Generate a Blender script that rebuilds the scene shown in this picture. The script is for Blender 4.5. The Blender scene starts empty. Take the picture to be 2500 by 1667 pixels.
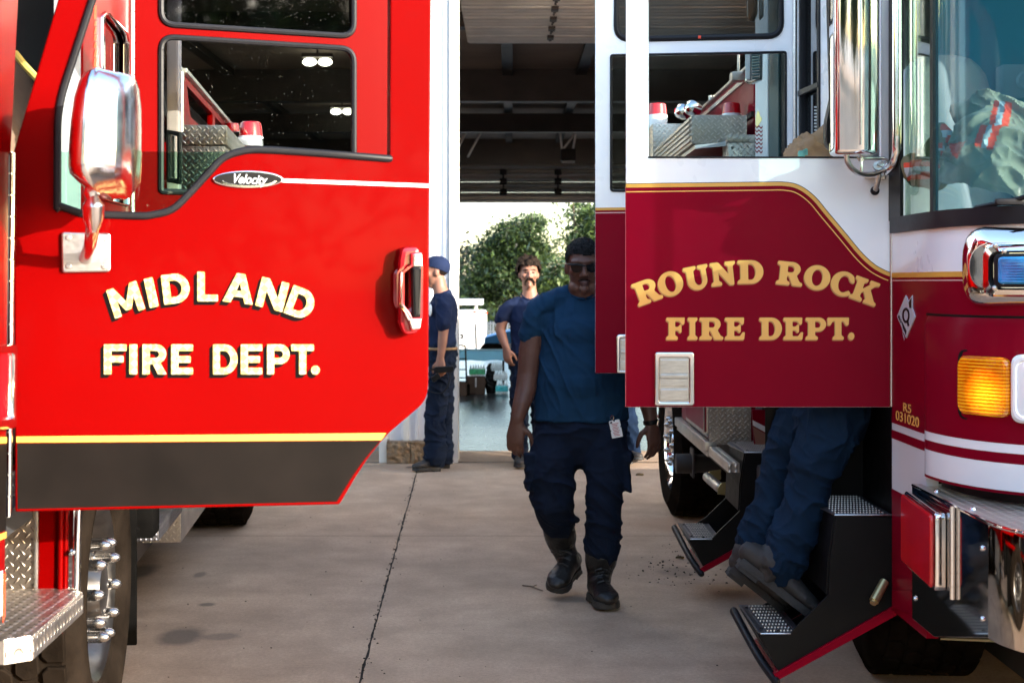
import bpy, bmesh, math, random
from mathutils import Vector, Matrix, Quaternion, noise
R = math.radians
scene = bpy.context.scene
COL = scene.collection

# ---------------------------------------------------------------- camera, light, exposure
F, HX, HY, CH = 3472.2, 1250.0, 690.0, 1.57          # focal length in photo pixels, horizon, eye height
cam_d = bpy.data.cameras.new('camera'); cam = bpy.data.objects.new('camera', cam_d); COL.objects.link(cam)
cam.location = (0, 0, CH); cam.rotation_euler = (R(90), 0, 0)
cam_d.lens = 50; cam_d.sensor_width = 36; cam_d.sensor_fit = 'HORIZONTAL'
cam_d.shift_y = (HY - 833.5) / 2500; cam_d.clip_start = .05; cam_d.clip_end = 2000
cam_d.dof.use_dof = True; cam_d.dof.focus_distance = 5.6; cam_d.dof.aperture_fstop = 6.3
scene.camera = cam
SUN = Vector((1, -.74, .31)).normalized()
SUN_EL = math.asin(SUN.z); SUN_ROT = math.atan2(SUN.x, SUN.y)
world = bpy.data.worlds.new('World'); scene.world = world; world.use_nodes = True
wn = world.node_tree.nodes; bg = wn['Background']; bg.inputs['Strength'].default_value = .15
sky = wn.new('ShaderNodeTexSky'); sky.sky_type = 'NISHITA'; sky.sun_disc = False
sky.sun_elevation = SUN_EL; sky.sun_rotation = SUN_ROT
sky.air_density = 1.0; sky.dust_density = 1.4; sky.ozone_density = 1.0
world.node_tree.links.new(sky.outputs[0], bg.inputs['Color'])
sun_d = bpy.data.lights.new('sun', 'SUN'); sun = bpy.data.objects.new('sun', sun_d); COL.objects.link(sun)
sun_d.energy = 2.0; sun_d.angle = R(.5); sun_d.color = (1, .95, .88)
sun.rotation_euler = SUN.to_track_quat('Z', 'Y').to_euler(); sun.location = (10, -10, 20)
scene.view_settings.view_transform = 'Standard'; scene.view_settings.look = 'None'
scene.view_settings.exposure = 2.78; scene.view_settings.gamma = 1
try:
    scene.cycles.max_bounces = 10; scene.cycles.transparent_max_bounces = 16; scene.cycles.glossy_bounces = 5
    scene.cycles.diffuse_bounces = 4; scene.cycles.caustics_reflective = False; scene.cycles.caustics_refractive = False
except Exception:
    pass

# ---------------------------------------------------------------- helpers
random.seed(7)
def P(px, py, Y): return Vector(((px - HX) / F * Y, Y, CH - (py - HY) / F * Y))
def V(*a): return Vector(a)
ORG = {}
def empty(name, loc, label=None, cat=None, group=None, kind=None):
    o = bpy.data.objects.new(name, None); COL.objects.link(o); o.empty_display_size = .2
    o.location = loc; ORG[o.name] = Vector(loc); tag(o, label, cat, group, kind); return o
def tag(o, label=None, cat=None, group=None, kind=None):
    if label: o['label'] = label
    if cat: o['category'] = cat
    if group: o['group'] = group
    if kind: o['kind'] = kind
    return o
def boxuv(me):
    uv = me.uv_layers.new(name='UVMap') if not me.uv_layers else me.uv_layers[0]
    d = uv.data; vs = me.vertices; lp = me.loops
    for p in me.polygons:
        n = p.normal; a = (abs(n.x), abs(n.y), abs(n.z)); k = a.index(max(a))
        for li in p.loop_indices:
            c = vs[lp[li].vertex_index].co
            d[li].uv = (c.y, c.z) if k == 0 else (c.x, c.z) if k == 1 else (c.x, c.y)
def link(name, me, mat, parent=None, sharp=32, label=None, smooth=True, uv=True):
    """me is in world coordinates; a top-level mesh gets its origin at the middle of its base"""
    o = bpy.data.objects.new(name, me); me.name = name; COL.objects.link(o)
    if uv: boxuv(me)
    if parent:
        org = ORG[parent.name]; ORG[o.name] = org; o.parent = parent
    else:
        xs = [v.co for v in me.vertices]
        org = Vector(((min(c.x for c in xs) + max(c.x for c in xs)) / 2, (min(c.y for c in xs) + max(c.y for c in xs)) / 2, min(c.z for c in xs)))
        o.location = org; ORG[o.name] = org
    me.transform(Matrix.Translation(-org))
    me.materials.clear()
    for m in (mat if isinstance(mat, (list, tuple)) else [mat]): me.materials.append(m)
    if smooth:
        me.polygons.foreach_set('use_smooth', [True] * len(me.polygons))
        me.set_sharp_from_angle(angle=R(sharp))
    if label: o['label'] = label
    return o
class Plane:
    """vertical plane through two photo columns at two depths; local axes u (along), v (up), w (towards the camera)"""
    def __init__(s, px0, Y0, px1, Y1):
        a, b = P(px0, HY, Y0), P(px1, HY, Y1); s.a = Vector((a.x, a.y, 0))
        s.u = Vector((b.x - a.x, b.y - a.y, 0)).normalized(); s.n = Vector((s.u.y, -s.u.x, 0))
        s.M = Matrix(((s.u.x, 0, s.n.x, s.a.x), (s.u.y, 0, s.n.y, s.a.y), (0, 1, 0, 0), (0, 0, 0, 1)))
    def uv(s, px, py):
        d = Vector(((px - HX) / F, 1, -(py - HY) / F)); o = Vector((0, 0, CH))
        t = (s.a - o).dot(s.n) / d.dot(s.n); p = o + d * t
        return ((p - s.a).dot(s.u), p.z)
    def W(s, px, py, w=0):
        u, v = s.uv(px, py); return s.M @ Vector((u, v, w))
class Flat:
    """same interface, in metres: origin o, axis u, axis v, normal n"""
    def __init__(s, o, u, v):
        u, v = Vector(u).normalized(), Vector(v).normalized(); n = u.cross(v); o = Vector(o)
        s.M = Matrix(((u.x, v.x, n.x, o.x), (u.y, v.y, n.y, o.y), (u.z, v.z, n.z, o.z), (0, 0, 0, 1)))
    def uv(s, a, b): return (a, b)
    def W(s, a, b, w=0): return s.M @ Vector((a, b, w))
def rnd(pts, seg=6):
    """polygon whose points may carry a fillet radius (x, y, r)"""
    out = []; n = len(pts)
    for i, p in enumerate(pts):
        if len(p) < 3 or p[2] == 0: out.append((p[0], p[1])); continue
        c = Vector(p[:2]); a = Vector(pts[i - 1][:2]) - c; b = Vector(pts[(i + 1) % n][:2]) - c
        r1 = min(p[2], a.length * .5); r2 = min(p[2], b.length * .5)
        s, e = c + a.normalized() * r1, c + b.normalized() * r2
        for k in range(seg + 1):
            t = k / seg; q = s * (1 - t) ** 2 + c * 2 * t * (1 - t) + e * t * t; out.append((q.x, q.y))
    return out
def smoothpath(pts, n=6):
    out = []
    for i in range(len(pts) - 1):
        p0 = Vector(pts[max(i - 1, 0)]); p1 = Vector(pts[i]); p2 = Vector(pts[i + 1]); p3 = Vector(pts[min(i + 2, len(pts) - 1)])
        for k in range(n):
            t = k / n
            out.append(tuple(.5 * ((2 * p1) + (p2 - p0) * t + (2 * p0 - 5 * p1 + 4 * p2 - p3) * t * t + (3 * p1 - p0 - 3 * p2 + p3) * t ** 3)))
    out.append(tuple(pts[-1])); return out
def ell(cx, cy, rx, ry, n=32, a0=0, a1=360):
    m = n if a1 - a0 == 360 else n + 1
    return [(cx + rx * math.cos(R(a0 + (a1 - a0) * k / n)), cy + ry * math.sin(R(a0 + (a1 - a0) * k / n))) for k in range(m)]
def panel_me(pl, loops, w0, w1, bev=.0015, res=1):
    """solid plate: outer loops and holes (even-odd), from w0 to w1 along the plane's normal"""
    cu = bpy.data.curves.new('c', 'CURVE'); cu.dimensions = '2D'; cu.fill_mode = 'BOTH'
    for L in loops:
        L = [pl.uv(*p[:2]) for p in L]
        sp = cu.splines.new('POLY'); sp.points.add(len(L) - 1); sp.use_cyclic_u = True
        for q, p in zip(sp.points, L): q.co = (p[0], p[1], 0, 1)
    h = (w1 - w0) / 2; bev = min(bev, h * .98)
    cu.extrude = h - bev; cu.bevel_depth = bev; cu.bevel_resolution = res; cu.offset = -bev
    o = bpy.data.objects.new('c', cu); me = bpy.data.meshes.new_from_object(o)
    bpy.data.objects.remove(o); bpy.data.curves.remove(cu)
    me.transform(pl.M @ Matrix.Translation((0, 0, (w0 + w1) / 2)))
    return me
def panel(name, pl, loops, w0, w1, mat, parent=None, bev=.0015, res=1, **k):
    return link(name, panel_me(pl, loops, w0, w1, bev, res), mat, parent, **k)
class MB:
    """collects shapes in world coordinates into one mesh"""
    def __init__(s): s.bm = bmesh.new()
    def add(s, me):
        s.bm.from_mesh(me); bpy.data.meshes.remove(me); return s
    def panel(s, pl, loops, w0, w1, bev=.001): return s.add(panel_me(pl, loops, w0, w1, bev))
    def box(s, c, size, rot=None, bev=0, seg=2):
        r = bmesh.ops.create_cube(s.bm, size=1); vs = r['verts']
        M = Matrix.Translation(c) @ (rot.to_4x4() if rot else Matrix()) @ Matrix.Diagonal((*size, 1))
        for v in vs: v.co = M @ v.co
        if bev:
            es = list({e for v in vs for e in v.link_edges})
            bmesh.ops.bevel(s.bm, geom=es, offset=bev, segments=seg, affect='EDGES', profile=.6)
        return s
    def span(s, a, b, bev=0):
        a, b = Vector(a), Vector(b)
        return s.box((a + b) / 2, [abs(x) for x in (b - a)], None, bev)
    def rings(s, rs, cap=True):
        vr = [[s.bm.verts.new(p) for p in r] for r in rs]; n = len(rs[0])
        for a, b in zip(vr, vr[1:]):
            for i in range(n):
                j = (i + 1) % n; s.bm.faces.new((a[i], a[j], b[j], b[i]))
        if cap:
            s.bm.faces.new(list(reversed(vr[0]))); s.bm.faces.new(vr[-1])
        return s
    def limb(s, pts, seg=16, ref=None, cap=True):
        """pts: (point, rx, ry); a tube with elliptical sections and rounded ends"""
        ps = [Vector(p[0]) for p in pts]; rs = []
        N = len(pts)
        def frame(i):
            t = (ps[min(i + 1, N - 1)] - ps[max(i - 1, 0)]).normalized()
            x = Vector(ref) if ref else Vector((1, 0, 0))
            if abs(t.dot(x)) > .95: x = Vector((0, 1, 0))
            sx = (x - t * t.dot(x)).normalized(); return t, sx, t.cross(sx)
        def ring(c, sx, sy, a, b): return [c + sx * (a * math.cos(2 * math.pi * k / seg)) + sy * (b * math.sin(2 * math.pi * k / seg)) for k in range(seg)]
        t, sx, sy = frame(0); r = min(pts[0][1:])
        if cap:
            for f, q in ((-.9, .35), (-.65, .72)): rs.append(ring(ps[0] + t * r * f, sx, sy, pts[0][1] * q, pts[0][2] * q))
        for i in range(N):
            t, sx, sy = frame(i); rs.append(ring(ps[i], sx, sy, pts[i][1], pts[i][2]))
        t, sx, sy = frame(N - 1); r = min(pts[-1][1:])
        if cap:
            for f, q in ((.65, .72), (.9, .35)): rs.append(ring(ps[-1] + t * r * f, sx, sy, pts[-1][1] * q, pts[-1][2] * q))
        s.rings(rs); return s
    def tube(s, path, r, seg=10): return s.limb([(p, r, r) for p in path], seg)
    def cyl(s, a, b, r0, r1=None, seg=20):
        a, b = Vector(a), Vector(b); r1 = r0 if r1 is None else r1
        return s.limb([(a, r0, r0), (b, r1, r1)], seg, cap=False)
    def ball(s, c, r, rot=None, seg=16):
        r = (r, r, r) if not isinstance(r, (tuple, list)) else r
        g = bmesh.ops.create_uvsphere(s.bm, u_segments=seg, v_segments=max(8, seg * 2 // 3), radius=1)
        M = Matrix.Translation(c) @ (rot.to_4x4() if rot else Matrix()) @ Matrix.Diagonal((*r, 1))
        for v in g['verts']: v.co = M @ v.co
        return s
    def lathe(s, prof, c, axis, seg=40, up=(0, 0, 1)):
        """prof: (radius, offset along axis)"""
        ax = Vector(axis).normalized(); up = (1, 0, 0) if abs(ax.dot(Vector(up))) > .99 else up; e1 = (Vector(up) - ax * ax.dot(Vector(up))).normalized(); e2 = ax.cross(e1); c = Vector(c)
        rs = [[c + ax * h + (e1 * math.cos(2 * math.pi * k / seg) + e2 * math.sin(2 * math.pi * k / seg)) * max(r, 1e-4) for k in range(seg)] for r, h in prof]
        return s.rings(rs, cap=False)
    def poly(s, pts):
        s.bm.faces.new([s.bm.verts.new(p) for p in pts]); return s
    def prism(s, pts, d):
        """closed solid from a planar 3-D outline swept by d"""
        d = Vector(d); a = [Vector(p) for p in pts]; return s.rings([a, [p + d for p in a]])
    def mesh(s):
        bmesh.ops.recalc_face_normals(s.bm, faces=s.bm.faces)
        me = bpy.data.meshes.new('m'); s.bm.to_mesh(me); s.bm.free(); return me
    def build(s, name, mat, parent=None, **k): return link(name, s.mesh(), mat, parent, **k)
    def remeshed(s, voxel, smooth=4, rough=0, scale=8, sq=(1, 1, 1)):
        """one continuous surface grown over everything collected"""
        me = s.mesh(); o = bpy.data.objects.new('t', me); COL.objects.link(o)
        m = o.modifiers.new('r', 'REMESH'); m.mode = 'VOXEL'; m.voxel_size = voxel
        if smooth:
            m = o.modifiers.new('s', 'SMOOTH'); m.iterations = smooth; m.factor = .5
        dg = bpy.context.evaluated_depsgraph_get(); out = bpy.data.meshes.new_from_object(o.evaluated_get(dg))
        bpy.data.objects.remove(o); bpy.data.meshes.remove(me)
        if rough:
            nv = [v.normal.copy() for v in out.vertices]
            for v, nn in zip(out.vertices, nv):
                c = v.co; p = Vector((c.x * sq[0], c.y * sq[1], c.z * sq[2] + c.x * .45)) * scale
                p += Vector((noise.noise(p * .55), noise.noise(p * .55 + Vector((9, 0, 0))), noise.noise(p * .55 + Vector((0, 7, 0))))) * .9
                a = max(0, 1 - abs(noise.noise(p)) * 2.4) ** 2; b = max(0, 1 - abs(noise.noise(p * 2.1 + Vector((3, 1, 5)))) * 2.4) ** 2
                v.co = c + nn * rough * (a * 1.25 - .45 + (b - .3) * .45 + noise.noise(p * .5) * .6)
        return out
def curved_tube(pts, n=6): return [Vector(p) for p in smoothpath([tuple(p) for p in pts], n)]
def copy_tree(o, parent=None):
    c = o.copy(); COL.objects.link(c); ORG[c.name] = ORG[o.name]
    if parent: c.parent = parent
    for ch in list(o.children): copy_tree(ch, c)
    return c

# ---------------------------------------------------------------- materials
MATS = {}
def nt(name):
    m = bpy.data.materials.new(name); m.use_nodes = True; MATS[name] = m
    t = m.node_tree; return m, t, t.nodes['Principled BSDF']
def N(t, kind, **k):
    n = t.nodes.new('ShaderNode' + kind)
    for a, b in k.items(): setattr(n, a, b)
    return n
def math_(t, op, a, b=None, c=None):
    n = N(t, 'Math', operation=op)
    for i, x in enumerate((a, b, c)):
        if x is None: continue
        if isinstance(x, (int, float)): n.inputs[i].default_value = x
        else: t.links.new(x, n.inputs[i])
    return n.outputs[0]
def objco(t): return N(t, 'TexCoord').outputs['Object']
def noise_(t, scale, detail=4, rough=.55, co=None, sq=None):
    n = N(t, 'TexNoise'); n.inputs['Scale'].default_value = scale; n.inputs['Detail'].default_value = detail; n.inputs['Roughness'].default_value = rough
    co = co or objco(t)
    if sq:
        mp = N(t, 'Mapping'); mp.inputs['Scale'].default_value = sq; t.links.new(co, mp.inputs[0]); co = mp.outputs[0]
    t.links.new(co, n.inputs['Vector']); return n.outputs['Fac']
def ramp(t, fac, stops):
    r = N(t, 'ValToRGB'); e = r.color_ramp.elements
    while len(e) < len(stops): e.new(.5)
    for q, (p, c) in zip(e, stops): q.position = p; q.color = (*c, 1) if len(c) == 3 else c
    t.links.new(fac, r.inputs[0]); return r.outputs[0]
def mixc(t, fac, a, b, mode='MIX'):
    n = N(t, 'Mix', data_type='RGBA', blend_type=mode)
    for s, x in ((n.inputs[0], fac), (n.inputs[6], a), (n.inputs[7], b)):
        if isinstance(x, (int, float)): s.default_value = x
        elif isinstance(x, tuple): s.default_value = (*x, 1)
        else: t.links.new(x, s)
    return n.outputs[2]
def bump(t, b, h, strength=.3, dist=.01):
    n = N(t, 'Bump'); n.inputs['Strength'].default_value = strength; n.inputs['Distance'].default_value = dist
    t.links.new(h, n.inputs['Height']); t.links.new(n.outputs[0], b.inputs['Normal']); return n
def pm(name, col, rough=.5, metal=0, var=.12, vs=6, rv=.12, bmp=0, bs=60, coat=0, spec=.5, sheen=0, sq=None, trans=0):
    m, t, b = nt(name); L = t.links
    f = noise_(t, vs, 5, sq=sq)
    dark = tuple(c * (1 - var) for c in col); lite = tuple(min(1, c * (1 + var)) for c in col)
    L.new(ramp(t, f, [(.3, dark), (.7, lite)]), b.inputs['Base Color'])
    f2 = noise_(t, vs * 3.1, 3)
    L.new(math_(t, 'MULTIPLY_ADD', f2, rv, rough - rv * .5), b.inputs['Roughness'])
    b.inputs['Metallic'].default_value = metal; b.inputs['Coat Weight'].default_value = coat; b.inputs['Coat Roughness'].default_value = .04
    b.inputs['Specular IOR Level'].default_value = spec; b.inputs['Sheen Weight'].default_value = sheen
    if trans: b.inputs['Transmission Weight'].default_value = trans
    if bmp: bump(t, b, noise_(t, bs, 6, .6, sq=sq), bmp, .01)
    return m
def emit(name, col, s):
    m, t, b = nt(name); b.inputs['Base Color'].default_value = (*col, 1); b.inputs['Emission Color'].default_value = (*col, 1); b.inputs['Emission Strength'].default_value = s; return m
red = pm('red paint', (.140, .0002, .0002), .34, var=.05, vs=2, coat=.035, rv=.06, bmp=.03, bs=5, spec=.03)
maroon = pm('maroon paint', (.21, .0016, .013), .30, var=.05, vs=2, coat=.012, rv=.05, bmp=.02, bs=5, spec=.04)
white = pm('white paint', (.88, .89, .90), .28, var=.02, vs=2, coat=.6, rv=.05, bmp=.015, bs=4)
gold = pm('gold stripe', (.72, .36, .05), .4, var=.05, vs=9, coat=.3)
gold_letter = pm('gold lettering', (.85, .45, .10), .45, var=.05, vs=9)
gold_shade = pm('tan letter shade', (.50, .22, .06), .5, var=.06, vs=9)
thin_pink = pm('pale pinstripe', (.8, .5, .45), .4, var=.03)
yellow_st = pm('yellow stripe', (.55, .33, .05), .4, var=.05, vs=4)
black_ltr = pm('black letter shade', (.004, .003, .003), .6, spec=.03)
def leafgold():
    m, t, b = nt('gold leaf lettering'); v = N(t, 'TexChecker'); v.inputs['Scale'].default_value = 70
    mp = N(t, 'Mapping'); mp.inputs['Rotation'].default_value = (0, R(45), 0); t.links.new(objco(t), mp.inputs[0]); t.links.new(mp.outputs[0], v.inputs[0])
    f = mixc(t, .5, v.outputs['Fac'], noise_(t, 50, 2))
    t.links.new(ramp(t, f, [(.3, (.50, .36, .10)), (.72, (.58, .50, .25))]), b.inputs['Base Color']); b.inputs['Roughness'].default_value = .4; return m
gold_leaf = leafgold()
dark_panel = pm('scuffed dark panel', (.0062, .0047, .0040), .55, var=.35, vs=5, rv=.16, spec=.06)
chrome = pm('chrome', (.80, .80, .80), .07, 1, var=.04, vs=10, rv=.05)
satin = pm('worn satin chrome', (.74, .74, .75), .17, 1, var=.10, vs=14, rv=.16, bmp=.04, bs=40)
flap_m = pm('matte mud flap rubber', (.005, .0047, .0044), .9, var=.3, vs=9, spec=0)
dark_chrome = pm('polished steel', (.50, .48, .46), .06, 1, var=.06, vs=3, rv=.05)
rim_steel = pm('worn rim steel', (.15, .14, .13), .34, 1, var=.3, vs=12, rv=.2)
brushed = pm('brushed steel', (.55, .54, .52), .33, 1, var=.12, vs=30, rv=.2, sq=(1, 1, 6))
alum = pm('dull aluminium', (.55, .52, .48), .38, .9, var=.15, vs=9, rv=.2)
rubber = pm('black rubber', (.008, .008, .010), .42, var=.2, vs=12, spec=.2)
black = pm('black paint', (.0045, .004, .004), .5, var=.3, vs=6, rv=.2, spec=.15)
dark_int = pm('dark cab interior', (.03, .032, .035), .7, var=.3, vs=3)
grey_int = pm('grey cab interior', (.30, .32, .33), .6, var=.12, vs=3)
tyre_m = pm('dusty tyre rubber', (.0125, .0092, .0068), .85, var=.45, vs=7, rv=.2, bmp=.3, bs=45, spec=0)
def platemat(name, base, rough, pitch, kind='diamond', metal=1, strength=.9):
    m, t, b = nt(name); L = t.links; uv = N(t, 'TexCoord').outputs['UV']; s = N(t, 'SeparateXYZ'); L.new(uv, s.inputs[0])
    u, v = math_(t, 'DIVIDE', s.outputs[0], pitch), math_(t, 'DIVIDE', s.outputs[1], pitch)
    fu, fv = math_(t, 'SUBTRACT', math_(t, 'FRACT', u), .5), math_(t, 'SUBTRACT', math_(t, 'FRACT', v), .5)
    if kind == 'diamond':
        gu, gv = math_(t, 'SUBTRACT', math_(t, 'FRACT', math_(t, 'ADD', u, .5)), .5), math_(t, 'SUBTRACT', math_(t, 'FRACT', math_(t, 'ADD', v, .5)), .5)
        def loz(x, y, sg):
            a, c = (math_(t, 'ADD', x, y), math_(t, 'SUBTRACT', x, y)); a, c = (a, c) if sg else (c, a)
            return math_(t, 'ADD', math_(t, 'POWER', math_(t, 'ABSOLUTE', math_(t, 'DIVIDE', a, .50)), 2), math_(t, 'POWER', math_(t, 'ABSOLUTE', math_(t, 'DIVIDE', c, .17)), 2))
        q = math_(t, 'MINIMUM', loz(fu, fv, True), loz(gu, gv, False))
    else:
        q = math_(t, 'ADD', math_(t, 'POWER', math_(t, 'ABSOLUTE', math_(t, 'DIVIDE', fu, .30)), 2), math_(t, 'POWER', math_(t, 'ABSOLUTE', math_(t, 'DIVIDE', fv, .38)), 2))
    h = math_(t, 'MAXIMUM', math_(t, 'SUBTRACT', 1, q), 0); h = math_(t, 'POWER', h, .6)
    if kind == 'grip': h = math_(t, 'MULTIPLY', h, -1) if strength < 0 else h
    n1 = noise_(t, 7, 5)
    colr = ramp(t, n1, [(.3, tuple(c * .75 for c in base)), (.7, base)])
    L.new(mixc(t, math_(t, 'MULTIPLY', h, .35), colr, tuple(min(1, c * 1.5) for c in base)), b.inputs['Base Color'])
    b.inputs['Metallic'].default_value = metal
    L.new(math_(t, 'MULTIPLY_ADD', noise_(t, 20, 3), .25, rough - .12), b.inputs['Roughness'])
    bump(t, b, h, abs(strength), pitch * .16); return m
diamond = platemat('diamond plate', (.62, .57, .50), .36, .034)
diamond_big = platemat('weathered diamond plate', (.50, .43, .36), .40, .031)
grip = platemat('perforated grip tread', (.17, .165, .175), .42, .022, 'grip')
grip_lite = platemat('bright grip tread', (.72, .66, .60), .34, .03, 'grip')
def glassmat(name, tint, refl=.05, specks=0, rough=0, haze=None):
    m = bpy.data.materials.new(name); m.use_nodes = True; MATS[name] = m; t = m.node_tree; t.nodes.clear(); L = t.links
    out = N(t, 'OutputMaterial'); tr = N(t, 'BsdfTransparent'); gl = N(t, 'BsdfGlossy'); mx = N(t, 'MixShader'); lw = N(t, 'LayerWeight'); lw.inputs[0].default_value = .5
    tr.inputs[0].default_value = (*tint, 1); gl.inputs['Roughness'].default_value = rough; gl.inputs[0].default_value = (1, 1, 1, 1)
    fac = math_(t, 'MULTIPLY_ADD', math_(t, 'POWER', lw.outputs['Facing'], 5), .93, refl); L.new(fac, mx.inputs[0])
    L.new(tr.outputs[0], mx.inputs[1]); L.new(gl.outputs[0], mx.inputs[2]); res = mx.outputs[0]
    if specks:
        v = N(t, 'TexVoronoi'); v.inputs['Scale'].default_value = 150; L.new(objco(t), v.inputs['Vector'])
        sp = N(t, 'TexWhiteNoise', noise_dimensions='3D'); L.new(v.outputs['Color'], sp.inputs['Vector'])
        k = math_(t, 'MULTIPLY', math_(t, 'LESS_THAN', v.outputs['Distance'], .14), math_(t, 'LESS_THAN', sp.outputs['Value'], specks))
        d = N(t, 'BsdfDiffuse'); d.inputs[0].default_value = (.7, .7, .65, 1); m2 = N(t, 'MixShader')
        L.new(math_(t, 'MULTIPLY', k, .3), m2.inputs[0]); L.new(res, m2.inputs[1]); L.new(d.outputs[0], m2.inputs[2]); res = m2.outputs[0]
    if haze:
        d = N(t, 'BsdfDiffuse'); d.inputs[0].default_value = (*haze[0], 1); m2 = N(t, 'MixShader'); m2.inputs[0].default_value = haze[1]
        L.new(res, m2.inputs[1]); L.new(d.outputs[0], m2.inputs[2]); res = m2.outputs[0]
    L.new(res, out.inputs[0]); return m
glass_green = glassmat('green tinted glass', (.62, .80, .72), .015)
glass_dark = glassmat('dark tinted glass', (.74, .78, .75), .008, .05, .05)
glass_clear = glassmat('window glass', (.80, .84, .83), .003, rough=.06)
glass_dim = glassmat('smoked glass', (.45, .47, .47), .006, rough=.06)
glass_hazed = glassmat('windshield glass with teal haze', (.80, .92, .94), .015, haze=((.018, .15, .19), .24))  # flat teal haze painted into the glass in place of a reflected veil
glass_side = glassmat('pale green windshield corner', (.70, .80, .74), .05, rough=.02)
lace_m = pm('worn boot lace', (.035, .033, .032), .5)
lens_red = pm('red lens', (.62, .006, .012), .12, var=.1, vs=10, coat=.6)
def amber():
    m, t, b = nt('amber lens'); w = N(t, 'TexWave', wave_type='BANDS', bands_direction='Z', wave_profile='SIN'); w.inputs['Scale'].default_value = 30; w.inputs['Distortion'].default_value = 1.5; w.inputs['Detail Scale'].default_value = 3; t.links.new(objco(t), w.inputs[0])
    k = mixc(t, .55, w.outputs['Fac'], noise_(t, 7, 3)); c = ramp(t, k, [(.25, (.62, .10, .001)), (.55, (.85, .26, .004)), (.8, (.95, .55, .02))])
    t.links.new(c, b.inputs['Base Color']); t.links.new(c, b.inputs['Emission Color']); b.inputs['Emission Strength'].default_value = .06; b.inputs['Roughness'].default_value = .12; b.inputs['Coat Weight'].default_value = .6; return m
lens_amber = amber()
lens_blue = pm('blue lens', (.02, .26, .60), .15, var=.3, vs=14, coat=.6)
silver_tape = pm('silver reflective tape', (.50, .53, .56), .45, .1, var=.05)
orange_tape = pm('orange reflective tape', (.90, .06, .012), .5, var=.06)
coat_tan = pm('tan turnout cloth', (.34, .30, .21), .85, var=.18, vs=5, bmp=.25, bs=70, sheen=.2)
coat_brown = pm('brown turnout cloth', (.26, .15, .07), .85, var=.18, vs=6, bmp=.25, bs=70)
navy_trouser = pm('navy trouser cloth', (.0082, .0135, .028), .85, var=.25, vs=4, bmp=.35, bs=260, spec=.1)
navy_work = pm('faded navy work trousers', (.0065, .019, .041), .85, var=.25, vs=5, bmp=.35, bs=260, spec=.1)
blue_shirt = pm('blue tee shirt cloth', (.010, .038, .080), .85, var=.16, vs=4, bmp=.3, bs=320, spec=.1)
navy_shirt = pm('navy tee shirt cloth', (.011, .018, .046), .85, var=.16, vs=5, bmp=.2, bs=200, spec=.1)
denim = pm('blue denim', (.006, .013, .030), .85, var=.25, vs=6, bmp=.3, bs=200, spec=.05)
skin_dark = pm('dark brown skin', (.115, .050, .033), .44, var=.14, vs=14, bmp=.12, bs=220, spec=.4)
skin_lite = pm('fair skin', (.27, .125, .080), .5, var=.1, vs=14, bmp=.08, bs=150, spec=.35)  # one skin tone for every light-skinned person
lips_dark = pm('dark lips', (.085, .035, .030), .42, var=.1)
hair_black = pm('short greying hair', (.010, .0095, .0095), .85, var=1.5, vs=110, bmp=.8, bs=300, spec=.12)
hair_brown = pm('curly brown hair', (.014, .008, .005), .7, var=.5, vs=60, bmp=.7, bs=160, spec=.12)
leather = pm('black boot leather', (.0095, .008, .0072), .42, var=.3, vs=12, rv=.25, bmp=.25, bs=90)
leather_dusty = pm('dusty boot leather', (.021, .0175, .0155), .65, var=.35, vs=8, rv=.2, bmp=.25, bs=80)
sole_m = pm('boot sole rubber', (.018, .0155, .014), .7, var=.3, vs=14, bmp=.3, bs=60)
plastic_black = pm('black plastic', (.006, .006, .006), .38, var=.2, spec=.2)
paper = pm('printed badge card', (.75, .75, .73), .4, var=.04)
ink_red = pm('red print', (.5, .08, .08), .5)
sunglass = pm('dark sunglass lens', (.002, .002, .0025), .15, var=.1, spec=.2)
block_m = pm('rock faced block', (.23, .15, .085), .95, var=.5, vs=26, bmp=1.0, bs=24)
siding = pm('white metal siding', (.74, .75, .77), .4, var=.04, vs=2, rv=.1)
trim_w = pm('cream white trim', (.80, .78, .72), .45, var=.03, vs=2)
steel_dark = pm('dark roof steel', (.055, .042, .036), .6, var=.3, vs=2)
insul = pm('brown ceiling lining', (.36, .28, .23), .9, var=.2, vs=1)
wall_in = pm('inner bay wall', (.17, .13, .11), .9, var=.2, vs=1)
door_steel = pm('grey door section steel', (.74, .67, .60), .34, .6, var=.12, vs=3)
card = pm('brown cardboard', (.075, .042, .026), .85, var=.15, vs=5)
blue_cloth = pm('blue table cover', (.30, .72, .95), .6, var=.1, vs=3)
blue_deep = pm('blue tarpaulin', (.04, .22, .45), .5, var=.2, vs=3)
teal_wrap = pm('teal shrink wrap', (.05, .55, .60), .25, var=.4, vs=18, coat=.5)
clear_wrap = pm('clear bottle wrap', (.72, .82, .82), .2, var=.25, vs=22, coat=.5, bmp=.5, bs=30)
green_wrap = pm('green bottle labels', (.05, .45, .18), .3, var=.5, vs=20)
fan_white = pm('white trailer paint', (.82, .82, .82), .4, var=.02)
bark = pm('pale bark', (.20, .14, .10), .9, var=.35, vs=9, bmp=.6, bs=25, sq=(1, 1, .2))
crumb = pm('dark dirt crumbs', (.030, .022, .016), .95, var=.4, vs=40)
dry_leaf = pm('dry leaf', (.10, .075, .04), .8, var=.4, vs=30)
brass = pm('yellow zinc', (.62, .52, .26), .3, .8, var=.1)
lamp_on = emit('lit lamp', (1, .95, .8), 2.5)
head_lens = pm('clear headlight lens', (.82, .84, .86), .12, var=.05, coat=.8)
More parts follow.
